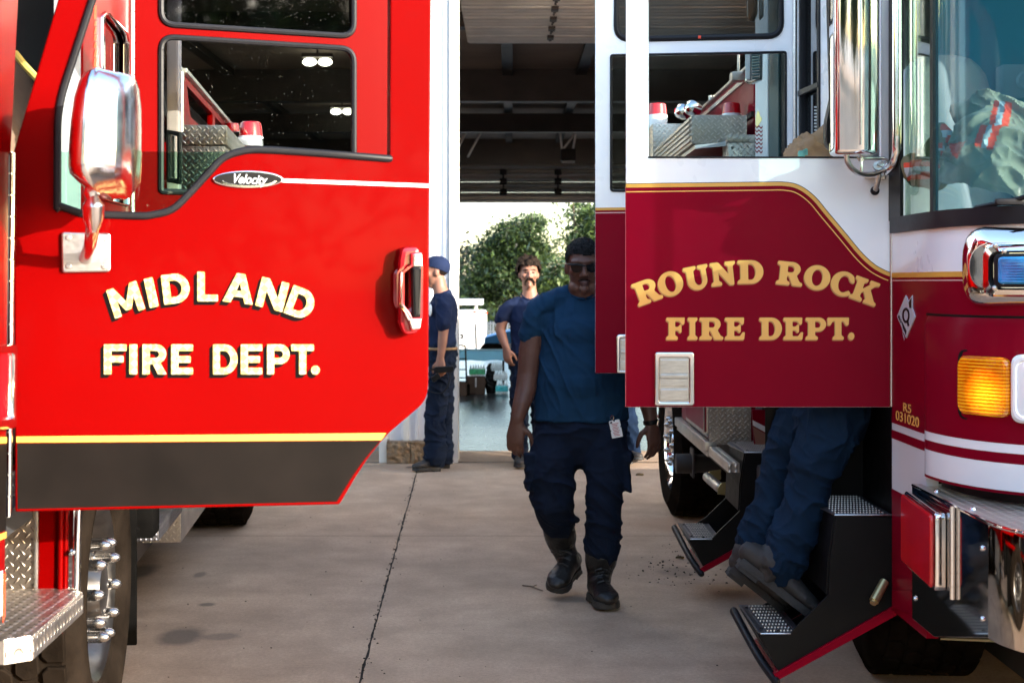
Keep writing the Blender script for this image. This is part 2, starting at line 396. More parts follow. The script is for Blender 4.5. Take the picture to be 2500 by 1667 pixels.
def leafmat(name, a, b_):
    m, t, b = nt(name); L = t.links; g = N(t, 'NewGeometry'); f = noise_(t, .55, 2)
    k = mixc(t, .55, f, g.outputs['Random Per Island'])
    L.new(ramp(t, k, [(.28, a), (.75, b_)]), b.inputs['Base Color']); b.inputs['Roughness'].default_value = .55
    tl = N(t, 'BsdfTranslucent'); L.new(ramp(t, k, [(.28, a), (.75, b_)]), tl.inputs[0]); mx = N(t, 'MixShader'); mx.inputs[0].default_value = .22
    o = t.nodes['Material Output']; L.new(b.outputs[0], mx.inputs[1]); L.new(tl.outputs[0], mx.inputs[2]); L.new(mx.outputs[0], o.inputs[0]); return m
leaf_a = leafmat('green foliage', (.005, .014, .004), (.062, .105, .024))
leaf_b = leafmat('bright foliage', (.012, .028, .006), (.095, .15, .03))
leaf_c = leafmat('brownish foliage', (.02, .018, .012), (.07, .075, .04))
def concrete():
    m, t, b = nt('stained concrete'); L = t.links; co = objco(t)
    big = noise_(t, .55, 6, .6); mid = noise_(t, 3.2, 8, .65); fine = noise_(t, 60, 6, .7)
    c = ramp(t, mid, [(.28, (.36, .245, .163)), (.55, (.49, .348, .240)), (.8, (.60, .45, .315))])
    c = mixc(t, .75, c, ramp(t, big, [(.3, (.62, .60, .60)), (.7, (1.12, 1.08, 1.05))]), 'MULTIPLY')
    c = mixc(t, .6, c, ramp(t, fine, [(.25, (.55, .55, .55)), (.75, (1.3, 1.3, 1.3))]), 'MULTIPLY')
    st = noise_(t, 5, 6, .7, sq=(.35, 2.2, 1)); c = mixc(t, ramp(t, st, [(.60, (0, 0, 0)), (.78, (.30, .30, .30))]), c, (.12, .09, .07))
    sx = N(t, 'SeparateXYZ'); L.new(co, sx.inputs[0]); X, Y = sx.outputs[0], sx.outputs[1]
    # rust-tinted patch beside the steps, oil spots, darker patch at the walking man's boots
    def blob(x, y, rx, ry, warp=.35, ws=6):
        w = math_(t, 'MULTIPLY', math_(t, 'SUBTRACT', noise_(t, ws, 4), .5), warp * 2)
        a = math_(t, 'POWER', math_(t, 'ABSOLUTE', math_(t, 'DIVIDE', math_(t, 'SUBTRACT', X, x), rx)), 2)
        d = math_(t, 'POWER', math_(t, 'ABSOLUTE', math_(t, 'DIVIDE', math_(t, 'SUBTRACT', Y, y), ry)), 2)
        return math_(t, 'ADD', math_(t, 'SQRT', math_(t, 'ADD', a, d)), w)
    for (px, py, hw, hh, col, st_) in GROUND_SPOTS:
        Yc = CH * F / (py - HY); xc = (px - HX) / F * Yc; rx = hw / F * Yc; ry = hh * Yc * Yc / (CH * F)
        r = blob(xc, Yc, rx, ry); c = mixc(t, ramp(t, r, [(.55, (st_,) * 3), (1.0, (0, 0, 0))]), c, col)
    gr = noise_(t, 210, 3, .7); c = mixc(t, .55, c, ramp(t, gr, [(.30, (.58, .56, .54)), (.5, (1, 1, 1)), (.72, (1.25, 1.25, 1.25))]), 'MULTIPLY')
    sc_ = noise_(t, 9, 5, .75, sq=(.5, 4.5, 1)); c = mixc(t, ramp(t, sc_, [(.64, (0, 0, 0)), (.80, (.5, .5, .5))]), c, (.10, .078, .062))
    L.new(c, b.inputs['Base Color'])
    L.new(math_(t, 'MULTIPLY_ADD', mid, .3, .55), b.inputs['Roughness']); b.inputs['Specular IOR Level'].default_value = .35
    v = N(t, 'TexVoronoi'); v.inputs['Scale'].default_value = 26; L.new(co, v.inputs['Vector'])
    bump(t, b, mixc(t, .5, fine, mid), .45, .006); return m
GROUND_SPOTS = [(440, 1552, 70, 27, (.075, .058, .048), .75), (540, 1553, 60, 12, (.10, .08, .065), .5), (505, 1475, 28, 6, (.08, .06, .05), .7), (487, 1402, 18, 9, (.10, .075, .06), .6),
       (1000, 1140, 12, 3, (.05, .04, .03), .7), (335, 1395, 55, 22, (.06, .05, .04), .7), (1690, 1280, 170, 26, (.36, .20, .12), .45), (1660, 1190, 110, 16, (.36, .22, .14), .35),
       (1400, 1462, 70, 9, (.13, .10, .085), .6), (1655, 1395, 60, 16, (.09, .065, .05), .45)]
apron_m = concrete()
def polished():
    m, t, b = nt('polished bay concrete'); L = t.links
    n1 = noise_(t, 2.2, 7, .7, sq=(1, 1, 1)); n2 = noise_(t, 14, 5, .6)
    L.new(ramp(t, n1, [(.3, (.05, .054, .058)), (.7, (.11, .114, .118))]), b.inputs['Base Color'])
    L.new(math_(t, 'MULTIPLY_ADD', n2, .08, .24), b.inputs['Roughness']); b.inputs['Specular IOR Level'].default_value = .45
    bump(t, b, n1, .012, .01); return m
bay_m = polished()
earth = pm('pale yard gravel', (.34, .30, .25), .95, var=.2, vs=.8, bmp=.4, bs=30)
flag_red = pm('red print stripe', (.35, .05, .06), .5); flag_blue = pm('dark print', (.05, .05, .07), .5)

# ---------------------------------------------------------------- ground
def at_origin(o):
    o.data.transform(Matrix.Translation(o.location)); o.location = (0, 0, 0); return o
g = MB()
for a, b in (((-260, -260), (260, 33.2)),): g.poly([(a[0], a[1], -.03), (b[0], a[1], -.03), (b[0], b[1], -.03), (a[0], b[1], -.03)])
g.poly([(-260, 33.2, -.03), (260, 33.2, -.03), (260, 37.5, -.85), (-260, 37.5, -.85)])
g.poly([(-260, 37.5, -.85), (260, 37.5, -.85), (260, 700, -.85), (-260, 700, -.85)])
tag(at_origin(g.build('ground', earth)), kind='structure')
g = MB()
ys = [-30, -8, 1.2, 5.02, 8.83, 12.42]
def jx(i, y): return -.797 + 3.05 * i - .0307 * (y - 12.03)
rj = random.Random(3)
JN = {}
def jedge(i, y0, y1, n=60):
    k = (i, y0)
    if k not in JN: JN[k] = [(jx(i, y0 + (y1 - y0) * t / n), y0 + (y1 - y0) * t / n, rj.uniform(.0025, .0075), rj.uniform(-.003, .003)) for t in range(n + 1)]
    return JN[k]
for i in range(-6, 6):
    for y0, y1 in zip(ys, ys[1:]):
        a = [(x + o + w, y) for x, y, w, o in jedge(i, y0 + .004, y1 - .004)]; b = [(x + o - w, y) for x, y, w, o in jedge(i + 1, y0 + .004, y1 - .004)]
        for (p, q), (r_, s_) in zip(zip(a, a[1:]), zip(b, b[1:])):
            g.poly([(*p, 0), (*r_, 0), (*s_, 0), (*q, 0)])
tag(at_origin(g.build('apron_pavement', apron_m)), kind='structure')
g = MB(); g.poly([(-24, -31, -.012), (24, -31, -.012), (24, 12.43, -.012), (-24, 12.43, -.012)])
tag(at_origin(g.build('pavement_bed', crumb)), kind='structure')
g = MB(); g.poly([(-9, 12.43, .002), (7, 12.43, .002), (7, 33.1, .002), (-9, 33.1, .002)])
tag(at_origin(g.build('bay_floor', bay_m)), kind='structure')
g = MB(); g.poly([(-9, 12.43, .005), (7, 12.43, .005), (7, 13.25, .005), (-9, 13.25, .005)])
tag(at_origin(g.build('threshold_floor', apron_m)), kind='structure')

# ---------------------------------------------------------------- fire station
bay = empty('fire_station', (-.8, 12.5, 0), 'white metal fire station with two open drive-through bays and a stone base', 'building')
YB = 12.45
pier = MB().span((-1.14, YB, .19), (-.53, YB + .2, 4.6))
for k in range(5): pier.box((-1.08 + .125 * k, YB - .012, 2.25), (.03, .03, 4.1), bev=.008)
pier.build('pier_wall', siding, bay)
MB().span((-.545, YB - .06, 0), (-.47, YB + .24, 4.6), .006).build('door_trim', trim_w, bay)
MB().span((-1.16, YB - .05, .0), (-1.09, YB + .24, 4.6), .006).build('door_trim', trim_w, bay)
MB().span((-.95, YB - .03, .19), (-.90, YB - .001, 4.2), .004).build('wall_batten', trim_w, bay)
wl = MB().span((-9, YB, 4.6), (7, YB + .2, 6.2)).span((3.9, YB, 0), (7, YB + .2, 4.599)).span((-9, YB, 0), (-5.2, YB + .2, 4.599))
for k in range(60): wl.box((-8.9 + k * .268, YB - .012, 5.4), (.03, .03, 1.58), bev=.008)
wl.build('front_wall', siding, bay)
def rockblock(x0, x1):
    m = bmesh.new(); bmesh.ops.create_cube(m, size=1); bmesh.ops.subdivide_edges(m, edges=m.edges[:], cuts=14, use_grid_fill=True)
    for v in m.verts:
        v.co = V(x0 + (v.co.x + .5) * (x1 - x0), 12.40 + v.co.y * .12, .096 + v.co.z * .186)
        if v.co.y < 12.36: v.co.y += noise.noise(v.co * 28) * .02 + noise.noise(v.co * 60) * .008 - .006
    me = bpy.data.meshes.new('b'); m.to_mesh(me); m.free(); return link('stone_block', me, block_m, bay, smooth=False)
for a, b in ((-1.088, -.885), (-.879, -.68), (-.674, -.548)): rockblock(a, b)
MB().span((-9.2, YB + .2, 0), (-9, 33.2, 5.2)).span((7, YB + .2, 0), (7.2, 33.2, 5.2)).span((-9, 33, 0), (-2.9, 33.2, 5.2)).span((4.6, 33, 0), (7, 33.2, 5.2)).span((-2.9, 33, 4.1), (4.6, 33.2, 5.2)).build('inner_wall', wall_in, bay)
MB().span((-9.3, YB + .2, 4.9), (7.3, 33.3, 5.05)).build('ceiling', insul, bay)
MB().span((-10, YB - .3, 6.2), (8, 34, 6.4)).build('roof', siding, bay)
for y, z0, z1 in ((17.5, 4.72, 4.899), (22.2, 4.40, 4.899), (27.2, 4.45, 4.80)):
    MB().span((-9, y, z0), (7, y + .25, z1)).build('roof_beam', steel_dark, bay)
for x in (-4.5, -.15, 1.0, 3.4): MB().span((x, 12.7, 4.80), (x + .16, 32.9, 4.898)).build('roof_purlin', steel_dark, bay)
# raised sectional doors: the near one lies under the ceiling, the far one hangs just above its opening
nd = MB()
for k in range(6):
    y = 12.85 + k * .54
    nd.box((1.7, y + .26, 4.30), (4.35, .525, .03), bev=.004)
    for q in (.10, .26, .42): nd.limb([(V(-.47, y + q, 4.288), .055, .035), (V(3.85, y + q, 4.288), .055, .035)], 12, ref=(0, 1, 0))
nd.build('overhead_door', door_steel, bay)
hg = MB()
for k in range(6): hg.box((.42, 12.85 + k * .54, 4.25), (.07, .16, .04), bev=.006); hg.box((.42, 12.95 + k * .54, 4.24), (.03, .05, .03))
hg.box((.42, 14.3, 4.262), (.02, 3.1, .012)).build('door_hinge', steel_dark, bay)
fd = MB()
for k, (z0, z1) in enumerate(((3.40, 3.63), (3.64, 3.87), (3.88, 4.12))):
    fd.box((.85, 32.6, (z0 + z1) / 2), (7.5, .06, z1 - z0 + .004), bev=.005)
    for q in (.25, .7):
        fd.tube([(-2.9, 32.57, z0 + (z1 - z0) * q), (4.6, 32.57, z0 + (z1 - z0) * q)], .05 if k else .02, 10)
fd.tube([(-2.9, 32.5, 4.22), (4.6, 32.5, 4.22)], .05, 8)
fd.build('overhead_door', door_steel, bay)
hg = MB()
for x in (-.2, 1.05):
    for z in (3.64, 3.88, 4.1): hg.box((x, 32.5, z), (.16, .06, .14), bev=.01)
for x in (-.2, 1.05): hg.box((x, 32.52, 3.87), (.04, .02, .5))
hg.box((.42, 32.535, 3.88), (1.3, .01, .02))
hg.build('door_hinge', steel_dark, bay)
op = MB().span((1.0, 29.0, 4.05), (1.3, 29.3, 4.3), .02); op.build('door_opener', steel_dark, bay)
for grp in ((((1.02, 29.1, 4.3), (.95, 29.1, 4.9)), ((1.05, 29.1, 4.3), (1.5, 29.1, 4.9)), ((1.25, 29.15, 4.3), (1.35, 29.1, 4.9))), (((-.9, 29.1, 4.15), (-.5, 29.1, 4.9)),), (((-1.2, 29.1, 4.15), (-.8, 29.1, 4.9)),)):
    st_ = MB()
    for a, b in grp: st_.tube([a, b], .025, 6)
    st_.build('opener_strut', door_steel, bay)
MB().span((1.02, 28.97, 4.0), (1.28, 28.99, 4.045)).build('opener_plate', white, bay)
for (px, py, Yl) in ((775, 152, 20.2), (835, 273, 26.1)):
    c = P(px, py, Yl)
    l = MB()
    for s in (-.11, .11):
        l.ball(c + V(s, 0, 0), (.10, .07, .055))
    rt = empty('bay_lamp', c + V(0, 0, .1), 'twin-headed lit lamp under the bay ceiling, %s one behind the red truck window' % ('higher' if py < 200 else 'lower'), 'lamp', 'twin lamps under the bay ceiling')
    l.build('lamp_head', lamp_on, rt)
    MB().box(c + V(0, 0, .09), (.44, .12, .06), bev=.01).tube([c + V(0, 0, .1), V(c.x, c.y, 4.9)], .015, 6).build('lamp_housing', steel_dark, rt)

# ---------------------------------------------------------------- trees
def tree(name, base, lobes, n, size, mat, label, group, limbs=7, seed=1, tr=.12, droop=.3):
    rg = random.Random(seed); base = Vector(base)
    root = empty(name, base, label, 'tree', group)
    t = MB(); top = base + V(0, 0, max(c[2] for c, r in lobes) - base.z)
    fork = base.lerp(top, .42) + V(rg.uniform(-.2, .2), 0, 0)
    t.limb([(base, tr * 1.3, tr * 1.3), (base.lerp(fork, .5) + V(.05, 0, 0), tr, tr), (fork, tr * .8, tr * .8)], 10)
    br = MB()
    for k in range(limbs):
        c, r = lobes[k % len(lobes)]; e = Vector(c) + V(rg.uniform(-.7, .7) * r[0], rg.uniform(-.7, .1) * r[1], rg.uniform(-.1, .85) * r[2])
        m = fork.lerp(e, .5) + V(rg.uniform(-.3, .3), rg.uniform(-.2, .2), .15)
        pts = curved_tube([base.lerp(fork, rg.uniform(.6, 1)), m, e], 5); L = len(pts)
        br.limb([(p, tr * .55 * (1 - .85 * i / L), tr * .55 * (1 - .85 * i / L)) for i, p in enumerate(pts)], 7)
    t.build('trunk', bark, root); br.build('limb', bark, root)
    vs, fs = [], []; W = [r[0] * r[1] * r[2] for c, r in lobes]
    clump = [(Vector(c) + V(*(x * q for x, q in zip((rg.gauss(0, .55), rg.gauss(0, .55), rg.gauss(0, .55)), r)))) for c, r in rg.choices(lobes, W, k=max(30, n // 55))]
    for k in range(n):
        if rg.random() < .8:
            q = rg.choice(clump); p = q + V(rg.gauss(0, size * 1.7), rg.gauss(0, size * 1.7), rg.gauss(0, size * .9))
        else:
            c, r = rg.choices(lobes, W)[0]; d = V(rg.gauss(0, 1), rg.gauss(0, 1), rg.gauss(0, 1)).normalized() * rg.uniform(.5, 1.05)
            p = Vector(c) + V(d.x * r[0], d.y * r[1], d.z * r[2])
        a = V(rg.gauss(0, 1), rg.gauss(0, 1), rg.gauss(-droop, .5)).normalized(); b = a.cross(V(rg.gauss(0, .5), rg.gauss(0, .5), 1)).normalized()
        s = size * rg.uniform(.5, 1.15); i = len(vs)
        vs += [p - a * s * .6, p + b * s * .22, p + a * s * .6, p - b * s * .22]; fs.append((i, i + 1, i + 2, i + 3))
    me = bpy.data.meshes.new('crown'); me.from_pydata(vs, [], fs); me.update()
    link('crown', me, mat, root, smooth=False, uv=False); return root
def lob(Y, *l): return [((P(px, py, Y)), (rx / F * Y, ry_, rz / F * Y)) for px, py, rx, rz, ry_ in l]
GT = 'trees in the yard beyond the bay'
tree('broadleaf_tree', (P(1255, 690, 56).x, 56, -.85), lob(56, (1262, 596, 50, 50, 1.6), (1205, 640, 40, 44, 1.4), (1300, 620, 40, 50, 1.4), (1250, 690, 80, 50, 1.6), (1305, 545, 26, 22, 1), (1240, 560, 26, 16, 1), (1190, 600, 26, 18, 1), (1180, 745, 60, 36, 1.2), (1165, 700, 34, 44, 1.2)), 30000, .20, leaf_a, 'dense dark green tree in the middle of the bay opening, behind the mustached man', GT, 9, 3, .12)
tree('broadleaf_tree', (P(1440, 690, 48).x, 48, -.85), lob(48, (1455, 545, 50, 50, 1.4), (1425, 600, 45, 45, 1.4), (1490, 600, 70, 80, 1.4), (1470, 700, 80, 70, 1.4), (1410, 510, 24, 16, .8)), 20000, .19, leaf_b, 'lighter green tree with pale forked limbs, above the walking man\'s head', GT, 10, 5, .16)
tree('broadleaf_tree', (P(1120, 690, 60).x, 60, -.85), lob(60, (1120, 625, 40, 26, 1.2), (1140, 680, 45, 40, 1.2), (1090, 690, 60, 60, 1.2), (1130, 735, 60, 40, 1.2)), 3600, .28, leaf_c, 'thin brownish tree with sky gaps, beside the white pier', GT, 8, 8, .12)
tree('bush', (P(1365, 690, 42).x, 42, -.85), lob(42, (1365, 665, 32, 38, .8), (1350, 720, 50, 45, .9), (1400, 730, 50, 60, .9), (1225, 800, 40, 30, .6)), 4200, .22, leaf_b, 'bright yellow-green bush beside the walking man\'s cheek', GT, 5, 9, .05)
GB = 'tall trees across the street behind the photographer'
for (x, y, h, s, sd, lb) in ((11.8, -15, 11.5, 1.5, 11, 'round tall tree reflected in the red truck window'), (3.0, -19, 8.5, 1.3, 12, 'tall spreading tree across the street, nearest the middle'), (-7.5, -16, 8.0, 1.2, 13, 'tall tree across the street, facing the dark bay'), (26, -30, 9, 1.4, 14, 'large tree far down the street beyond the trucks')):
    tree('street_tree', (x, y, -.03), [((x, y, h * .62), (2.6 * s, 2.4, h * .28)), ((x - 1.6 * s, y, h * .5), (1.8 * s, 2, h * .24)), ((x + 1.7 * s, y, h * .55), (1.8 * s, 2, h * .26)), ((x, y, h * .36), (3 * s, 2, h * .2))], 16000, .45, leaf_a, lb, GB, 6, sd, .2)

# ---------------------------------------------------------------- things in and beyond the bay
def prism_label(name, *a): pass
tr = empty('white_trailer', P(1150, 690, 40).xy.to_3d() + V(0, 0, -.85), 'white box trailer with a flat canopy, parked in the yard beyond the bay', 'trailer')
pl = Plane(1080, 40, 1200, 40)
panel('body', pl, [rnd([(1060, 758, 6), (1186, 758, 10), (1188, 900), (1060, 900)])], -1.6, 0, fan_white, tr, .02)
panel('canopy', pl, [rnd([(1050, 731), (1178, 731), (1178, 744), (1050, 744)])], -1.5, .25, fan_white, tr, .01)
for a in (1076, 1159): panel('canopy_post', pl, [[(a, 743), (a + 7, 743), (a + 7, 759), (a, 759)]], -.1, -.02, fan_white, tr)
panel('door_panel', pl, [rnd([(1090, 793, 2), (1142, 793, 2), (1142, 870), (1090, 870)]), rnd([(1091, 794.5, 2), (1141, 794.5, 2), (1141, 870), (1091, 870)])], .001, .02, grey_int, tr)
panel('door_seam', pl, [[(1160, 791), (1163, 792), (1165, 860), (1162.6, 860)]], .001, .02, black, tr)
for c in ((1160, 761), (1187, 764)): panel('marker_light', pl, [ell(c[0], c[1], 4, 2.2, 12)], -.05, .04, orange_tape, tr)
panel('lettering', pl, [rnd([(1108, 815), (1122, 815, 5), (1131, 815, 5), (1131, 827.5, 5), (1122, 827.5, 5), (1113, 827.5), (1113, 842), (1108, 842)]), rnd([(1113, 818), (1127, 818, 3), (1127, 824.5, 3), (1113, 824.5)])], .001, .012, black, tr)
fn = MB(); pf = Plane(1180, 37, 1260, 37)
for k in range(9):
    x = 1188 + k * 7; fn.panel(pf, [[(x, 785), (x + 4.6, 785), (x + 4.6, 816), (x, 816)]], 0, .03)
fn.panel(pf, [[(1186, 788), (1252, 788), (1252, 791), (1186, 791)]], -.03, -.001).panel(pf, [[(1186, 808), (1252, 808), (1252, 811), (1186, 811)]], -.03, -.001)
for x in (1187, 1249): fn.panel(pf, [[(x, 812), (x + 3, 812), (x + 3, 935), (x, 935)]], -.09, -.031)
o = fn.build('picket_fence', fan_white); tag(o, 'short white picket fence in the yard beside the trailer', 'fence')
cr = empty('parked_car', P(1225, 690, 34.6).xy.to_3d() + V(0, 0, -.45), 'parked car under a blue sheet in the yard, seen past the mustached man\'s arm', 'car')
pc = Plane(1100, 34.6, 1300, 34.6)
panel('blue_sheet', pc, [rnd([(1183, 824, 3), (1200, 819, 3), (1250, 806, 10), (1300, 812, 8), (1300, 838), (1182, 838)])], -1.4, .1, blue_deep, cr, .03)
panel('body', pc, [rnd([(1180, 836, 6), (1300, 836, 3), (1310, 900, 4), (1184, 900, 4)])], -1.35, .05, fan_white, cr, .03)
panel('window', pc, [rnd([(1187, 839), (1240, 839), (1240, 856), (1185, 856)]), ], .051, .06, black, cr)
for x in (1200, 1290): MB().lathe([(.1, 0), (.3, 0), (.31, .05), (.31, .16), (.3, .2), (.1, .2)], P(x, 690, 34.52) * V(1, 1, 0) + V(0, 0, 0) + V(0, 0, -.16), (0, 1, 0), 20).build('tyre', tyre_m, cr)
# folding table with a blue cover
tb = empty('folding_table', V(P(1165, 690, 20.6).x, 20.6, .002), 'low folding table under a light blue cover inside the bay', 'table')
pt = Plane(1100, 20.3, 1300, 20.3)
panel('table_top', pt, [rnd([(1075, 857, 2), (1234, 857, 2), (1234, 866, 2), (1075, 866, 2)])], -.7, 0, blue_cloth, tb, .006)
panel('cover_skirt', pt, [rnd([(1074, 858), (1235, 858), (1232, 880), (1210, 878), (1180, 881), (1150, 879), (1110, 881), (1074, 879)])], .002, .014, blue_cloth, tb, .004)
for x in (1079, 1229):
    for y in (20.35, 20.95): MB().tube([V(P(x, 0, 20.6).x, y, .002), V(P(x, 0, 20.6).x, y, .54)], .014, 8).build('leg', plastic_black, tb)
def crate(name, box, depth, Y, mat, label, cat, grp=None, bev=.01, z0=None):
    p = Plane(1100, Y, 1300, Y); m = MB().panel(p, [rnd([(box[0], box[1], 1.2), (box[2], box[1], 1.2), (box[2], box[3], 1.2), (box[0], box[3], 1.2)])], -depth, 0, bev)
    return m, p
def fl(Y): return HY + (CH - .003) * F / Y
m, p = crate('b', (1139, 920, 1184, fl(19.9)), .3, 19.9, card, '', ''); b1 = empty('cardboard_box', p.W(1160, fl(19.9)), 'larger brown cardboard box on the bay floor in front of the table', 'box')
m.build('carton', card, b1); panel('box_flap', p, [[(1139, 921), (1184, 921), (1186, 936), (1137, 936)]], .003, .009, card, b1); panel('tape', p, [[(1160, 922), (1163.5, 922), (1163.5, 945), (1160, 945)]], .0095, .011, alum, b1)
m, p = crate('b', (1119, 933, 1139.5, fl(19.6)), .25, 19.6, card, '', ''); b2 = empty('cardboard_box', p.W(1130, fl(19.6)), 'smaller brown cardboard box on the bay floor beside the white pier', 'box')
m.build('carton', card, b2); panel('box_flap', p, [[(1119, 934), (1139.5, 934), (1140.5, 941), (1118, 941)]], .003, .009, card, b2)
def pack(px0, px1, py0, py1, Y, mat, label, rows, cols, grp):
    rt = empty('bottle_pack', Plane(1100, Y, 1300, Y).W((px0 + px1) / 2, py1), label, 'bottle pack', grp)
    m = MB(); w = MB(); a, b = P(px0, py1, Y), P(px1, py0, Y); r = (b.x - a.x) / cols / 2; h = (b.z - a.z)
    for i in range(cols):
        for j in range(2):
            c = V(a.x + r + i * 2 * r, Y + r + j * 2 * r, a.z)
            m.lathe([(r * .1, 0), (r * .9, .002), (r * .97, .02), (r * .92, h * .4), (r * .97, h * .55), (r * .9, h * .7), (r * .4, h * .88), (r * .38, h), (r * .1, h)], c, (0, 0, 1), 10)
    m.build('bottle', clear_wrap, rt)
    w.box(V((a.x + b.x) / 2, Y + 2 * r, a.z + h * .42), (b.x - a.x + .012, 4 * r + .012, h * .5), bev=.015).build('wrapper', mat, rt)
GP = 'shrink wrapped bottle packs by the table'
pack(1211, 1240, 930, fl(20.05), 20.05, teal_wrap, 'teal wrapped bottle pack on the floor, lowest of its stack', 2, 5, GP)
pack(1206, 1238, 906, 929.5, 20.05, clear_wrap, 'clear wrapped bottle pack in the middle of the stack', 2, 5, GP)
pack(1199, 1226, 884, 905.5, 20.08, clear_wrap, 'clear wrapped bottle pack on top of the stack, tilted left', 2, 5, GP)
pack(1146, 1184, 891, 919, 20.05, green_wrap, 'green labelled bottle pack on the larger cardboard box', 2, 6, GP)
ht = empty('hand_truck', V(P(1125, 0, 19.5).x, 19.75, .004), 'black tubular hand truck standing beside the white pier in the bay', 'hand truck')
q = lambda px, py, Y=19.55: P(px, py, Y)
MB().tube(curved_tube([q(1108, 931), q(1108, 850), q(1113, 843.5), q(1130, 843.5), q(1136, 850), q(1138, 900), q(1139, 931)]), .012, 8).build('frame', plastic_black, ht)
m = MB()
for y in (876, 902, 922): m.tube([q(1108, y), q(1139, y)], .009, 6)
m.build('crossbar', plastic_black, ht)
m = MB()
for x in (1106, 1142): m.lathe([(.02, -.02), (.07, -.02), (.08, 0), (.07, .02), (.02, .02)], V(q(x, 0).x, 19.75, .085), (1, 0, 0), 18)
m.tube([V(q(1106, 0).x, 19.75, .085), V(q(1142, 0).x, 19.75, .085)], .01, 6).tube([V(q(1110, 0).x, 19.75, .085), q(1110, 929)], .008, 6).tube([V(q(1138, 0).x, 19.75, .085), q(1138, 929)], .008, 6)
m.build('wheel', tyre_m, ht)
sk = MB().limb([(P(1199, 958, 20.2) + V(0, 0, .0), .075, .06), (P(1199, 925, 20.2), .085, .07), (P(1197, 895, 20.2), .05, .05)], 14)
me = sk.remeshed(.012, 3, .012, 14); o = link('black_bag', me, plastic_black); tag(o, 'black bag standing on the bay floor between box and bottle packs', 'bag')

# ---------------------------------------------------------------- sign-painted letters (outlines in units of a 100-high capital)
def arc_(cx, cy, rx, ry, a0, a1, n=14): return ell(cx, cy, rx, ry, n, a0, a1)
SANS = {
 'M': (112, [[(0,0),(25,0),(25,56),(46,14),(66,14),(87,56),(87,0),(112,0),(112,100),(86,100),(56,42),(26,100),(0,100)]]),
 'I': (26, [[(0,0),(26,0),(26,100),(0,100)]]),
 'D': (90, [[(0,0),(40,0)] + arc_(42,50,48,50,-88,88) + [(40,100),(0,100)], [(25,22),(38,22)] + arc_(40,50,24,28,-88,88) + [(38,78),(25,78)]]),
 'L': (70, [[(0,0),(70,0),(70,22),(25,22),(25,100),(0,100)]]),
 'A': (102, [[(0,0),(27,0),(35,21),(67,21),(75,0),(102,0),(65,100),(37,100)], [(42,41),(60,41),(51,70)]]),
 'N': (92, [[(0,0),(25,0),(25,58),(66,0),(92,0),(92,100),(67,100),(67,42),(26,100),(0,100)]]),
 'F': (76, [[(0,0),(25,0),(25,40),(66,40),(66,62),(25,62),(25,78),(76,78),(76,100),(0,100)]]),
 'E': (76, [[(0,0),(76,0),(76,22),(25,22),(25,39),(68,39),(68,61),(25,61),(25,78),(76,78),(76,100),(0,100)]]),
 'R': (84, [[(0,0),(25,0),(25,34),(36,34),(54,0),(84,0),(62,38)] + arc_(48,68,34,32,-50,88) + [(46,100),(0,100)], [(25,55),(44,55)] + arc_(46,67,12,12,-88,88,8) + [(44,79),(25,79)]]),
 'P': (80, [[(0,0),(25,0),(25,34),(44,34)] + arc_(46,67,34,33,-88,88) + [(44,100),(0,100)], [(25,55),(43,55)] + arc_(45,67,12,12,-88,88,8) + [(43,79),(25,79)]]),
 'T': (80, [[(28,0),(53,0),(53,78),(80,78),(80,100),(0,100),(0,78),(28,78)]]),
 '.': (28, [ell(14,14,15,15,20)]),
}
_sb = [(0,0),(56,0),(56,13),(43,19)]; _st = [(0,100),(0,87),(12,81),(12,19),(0,13)]
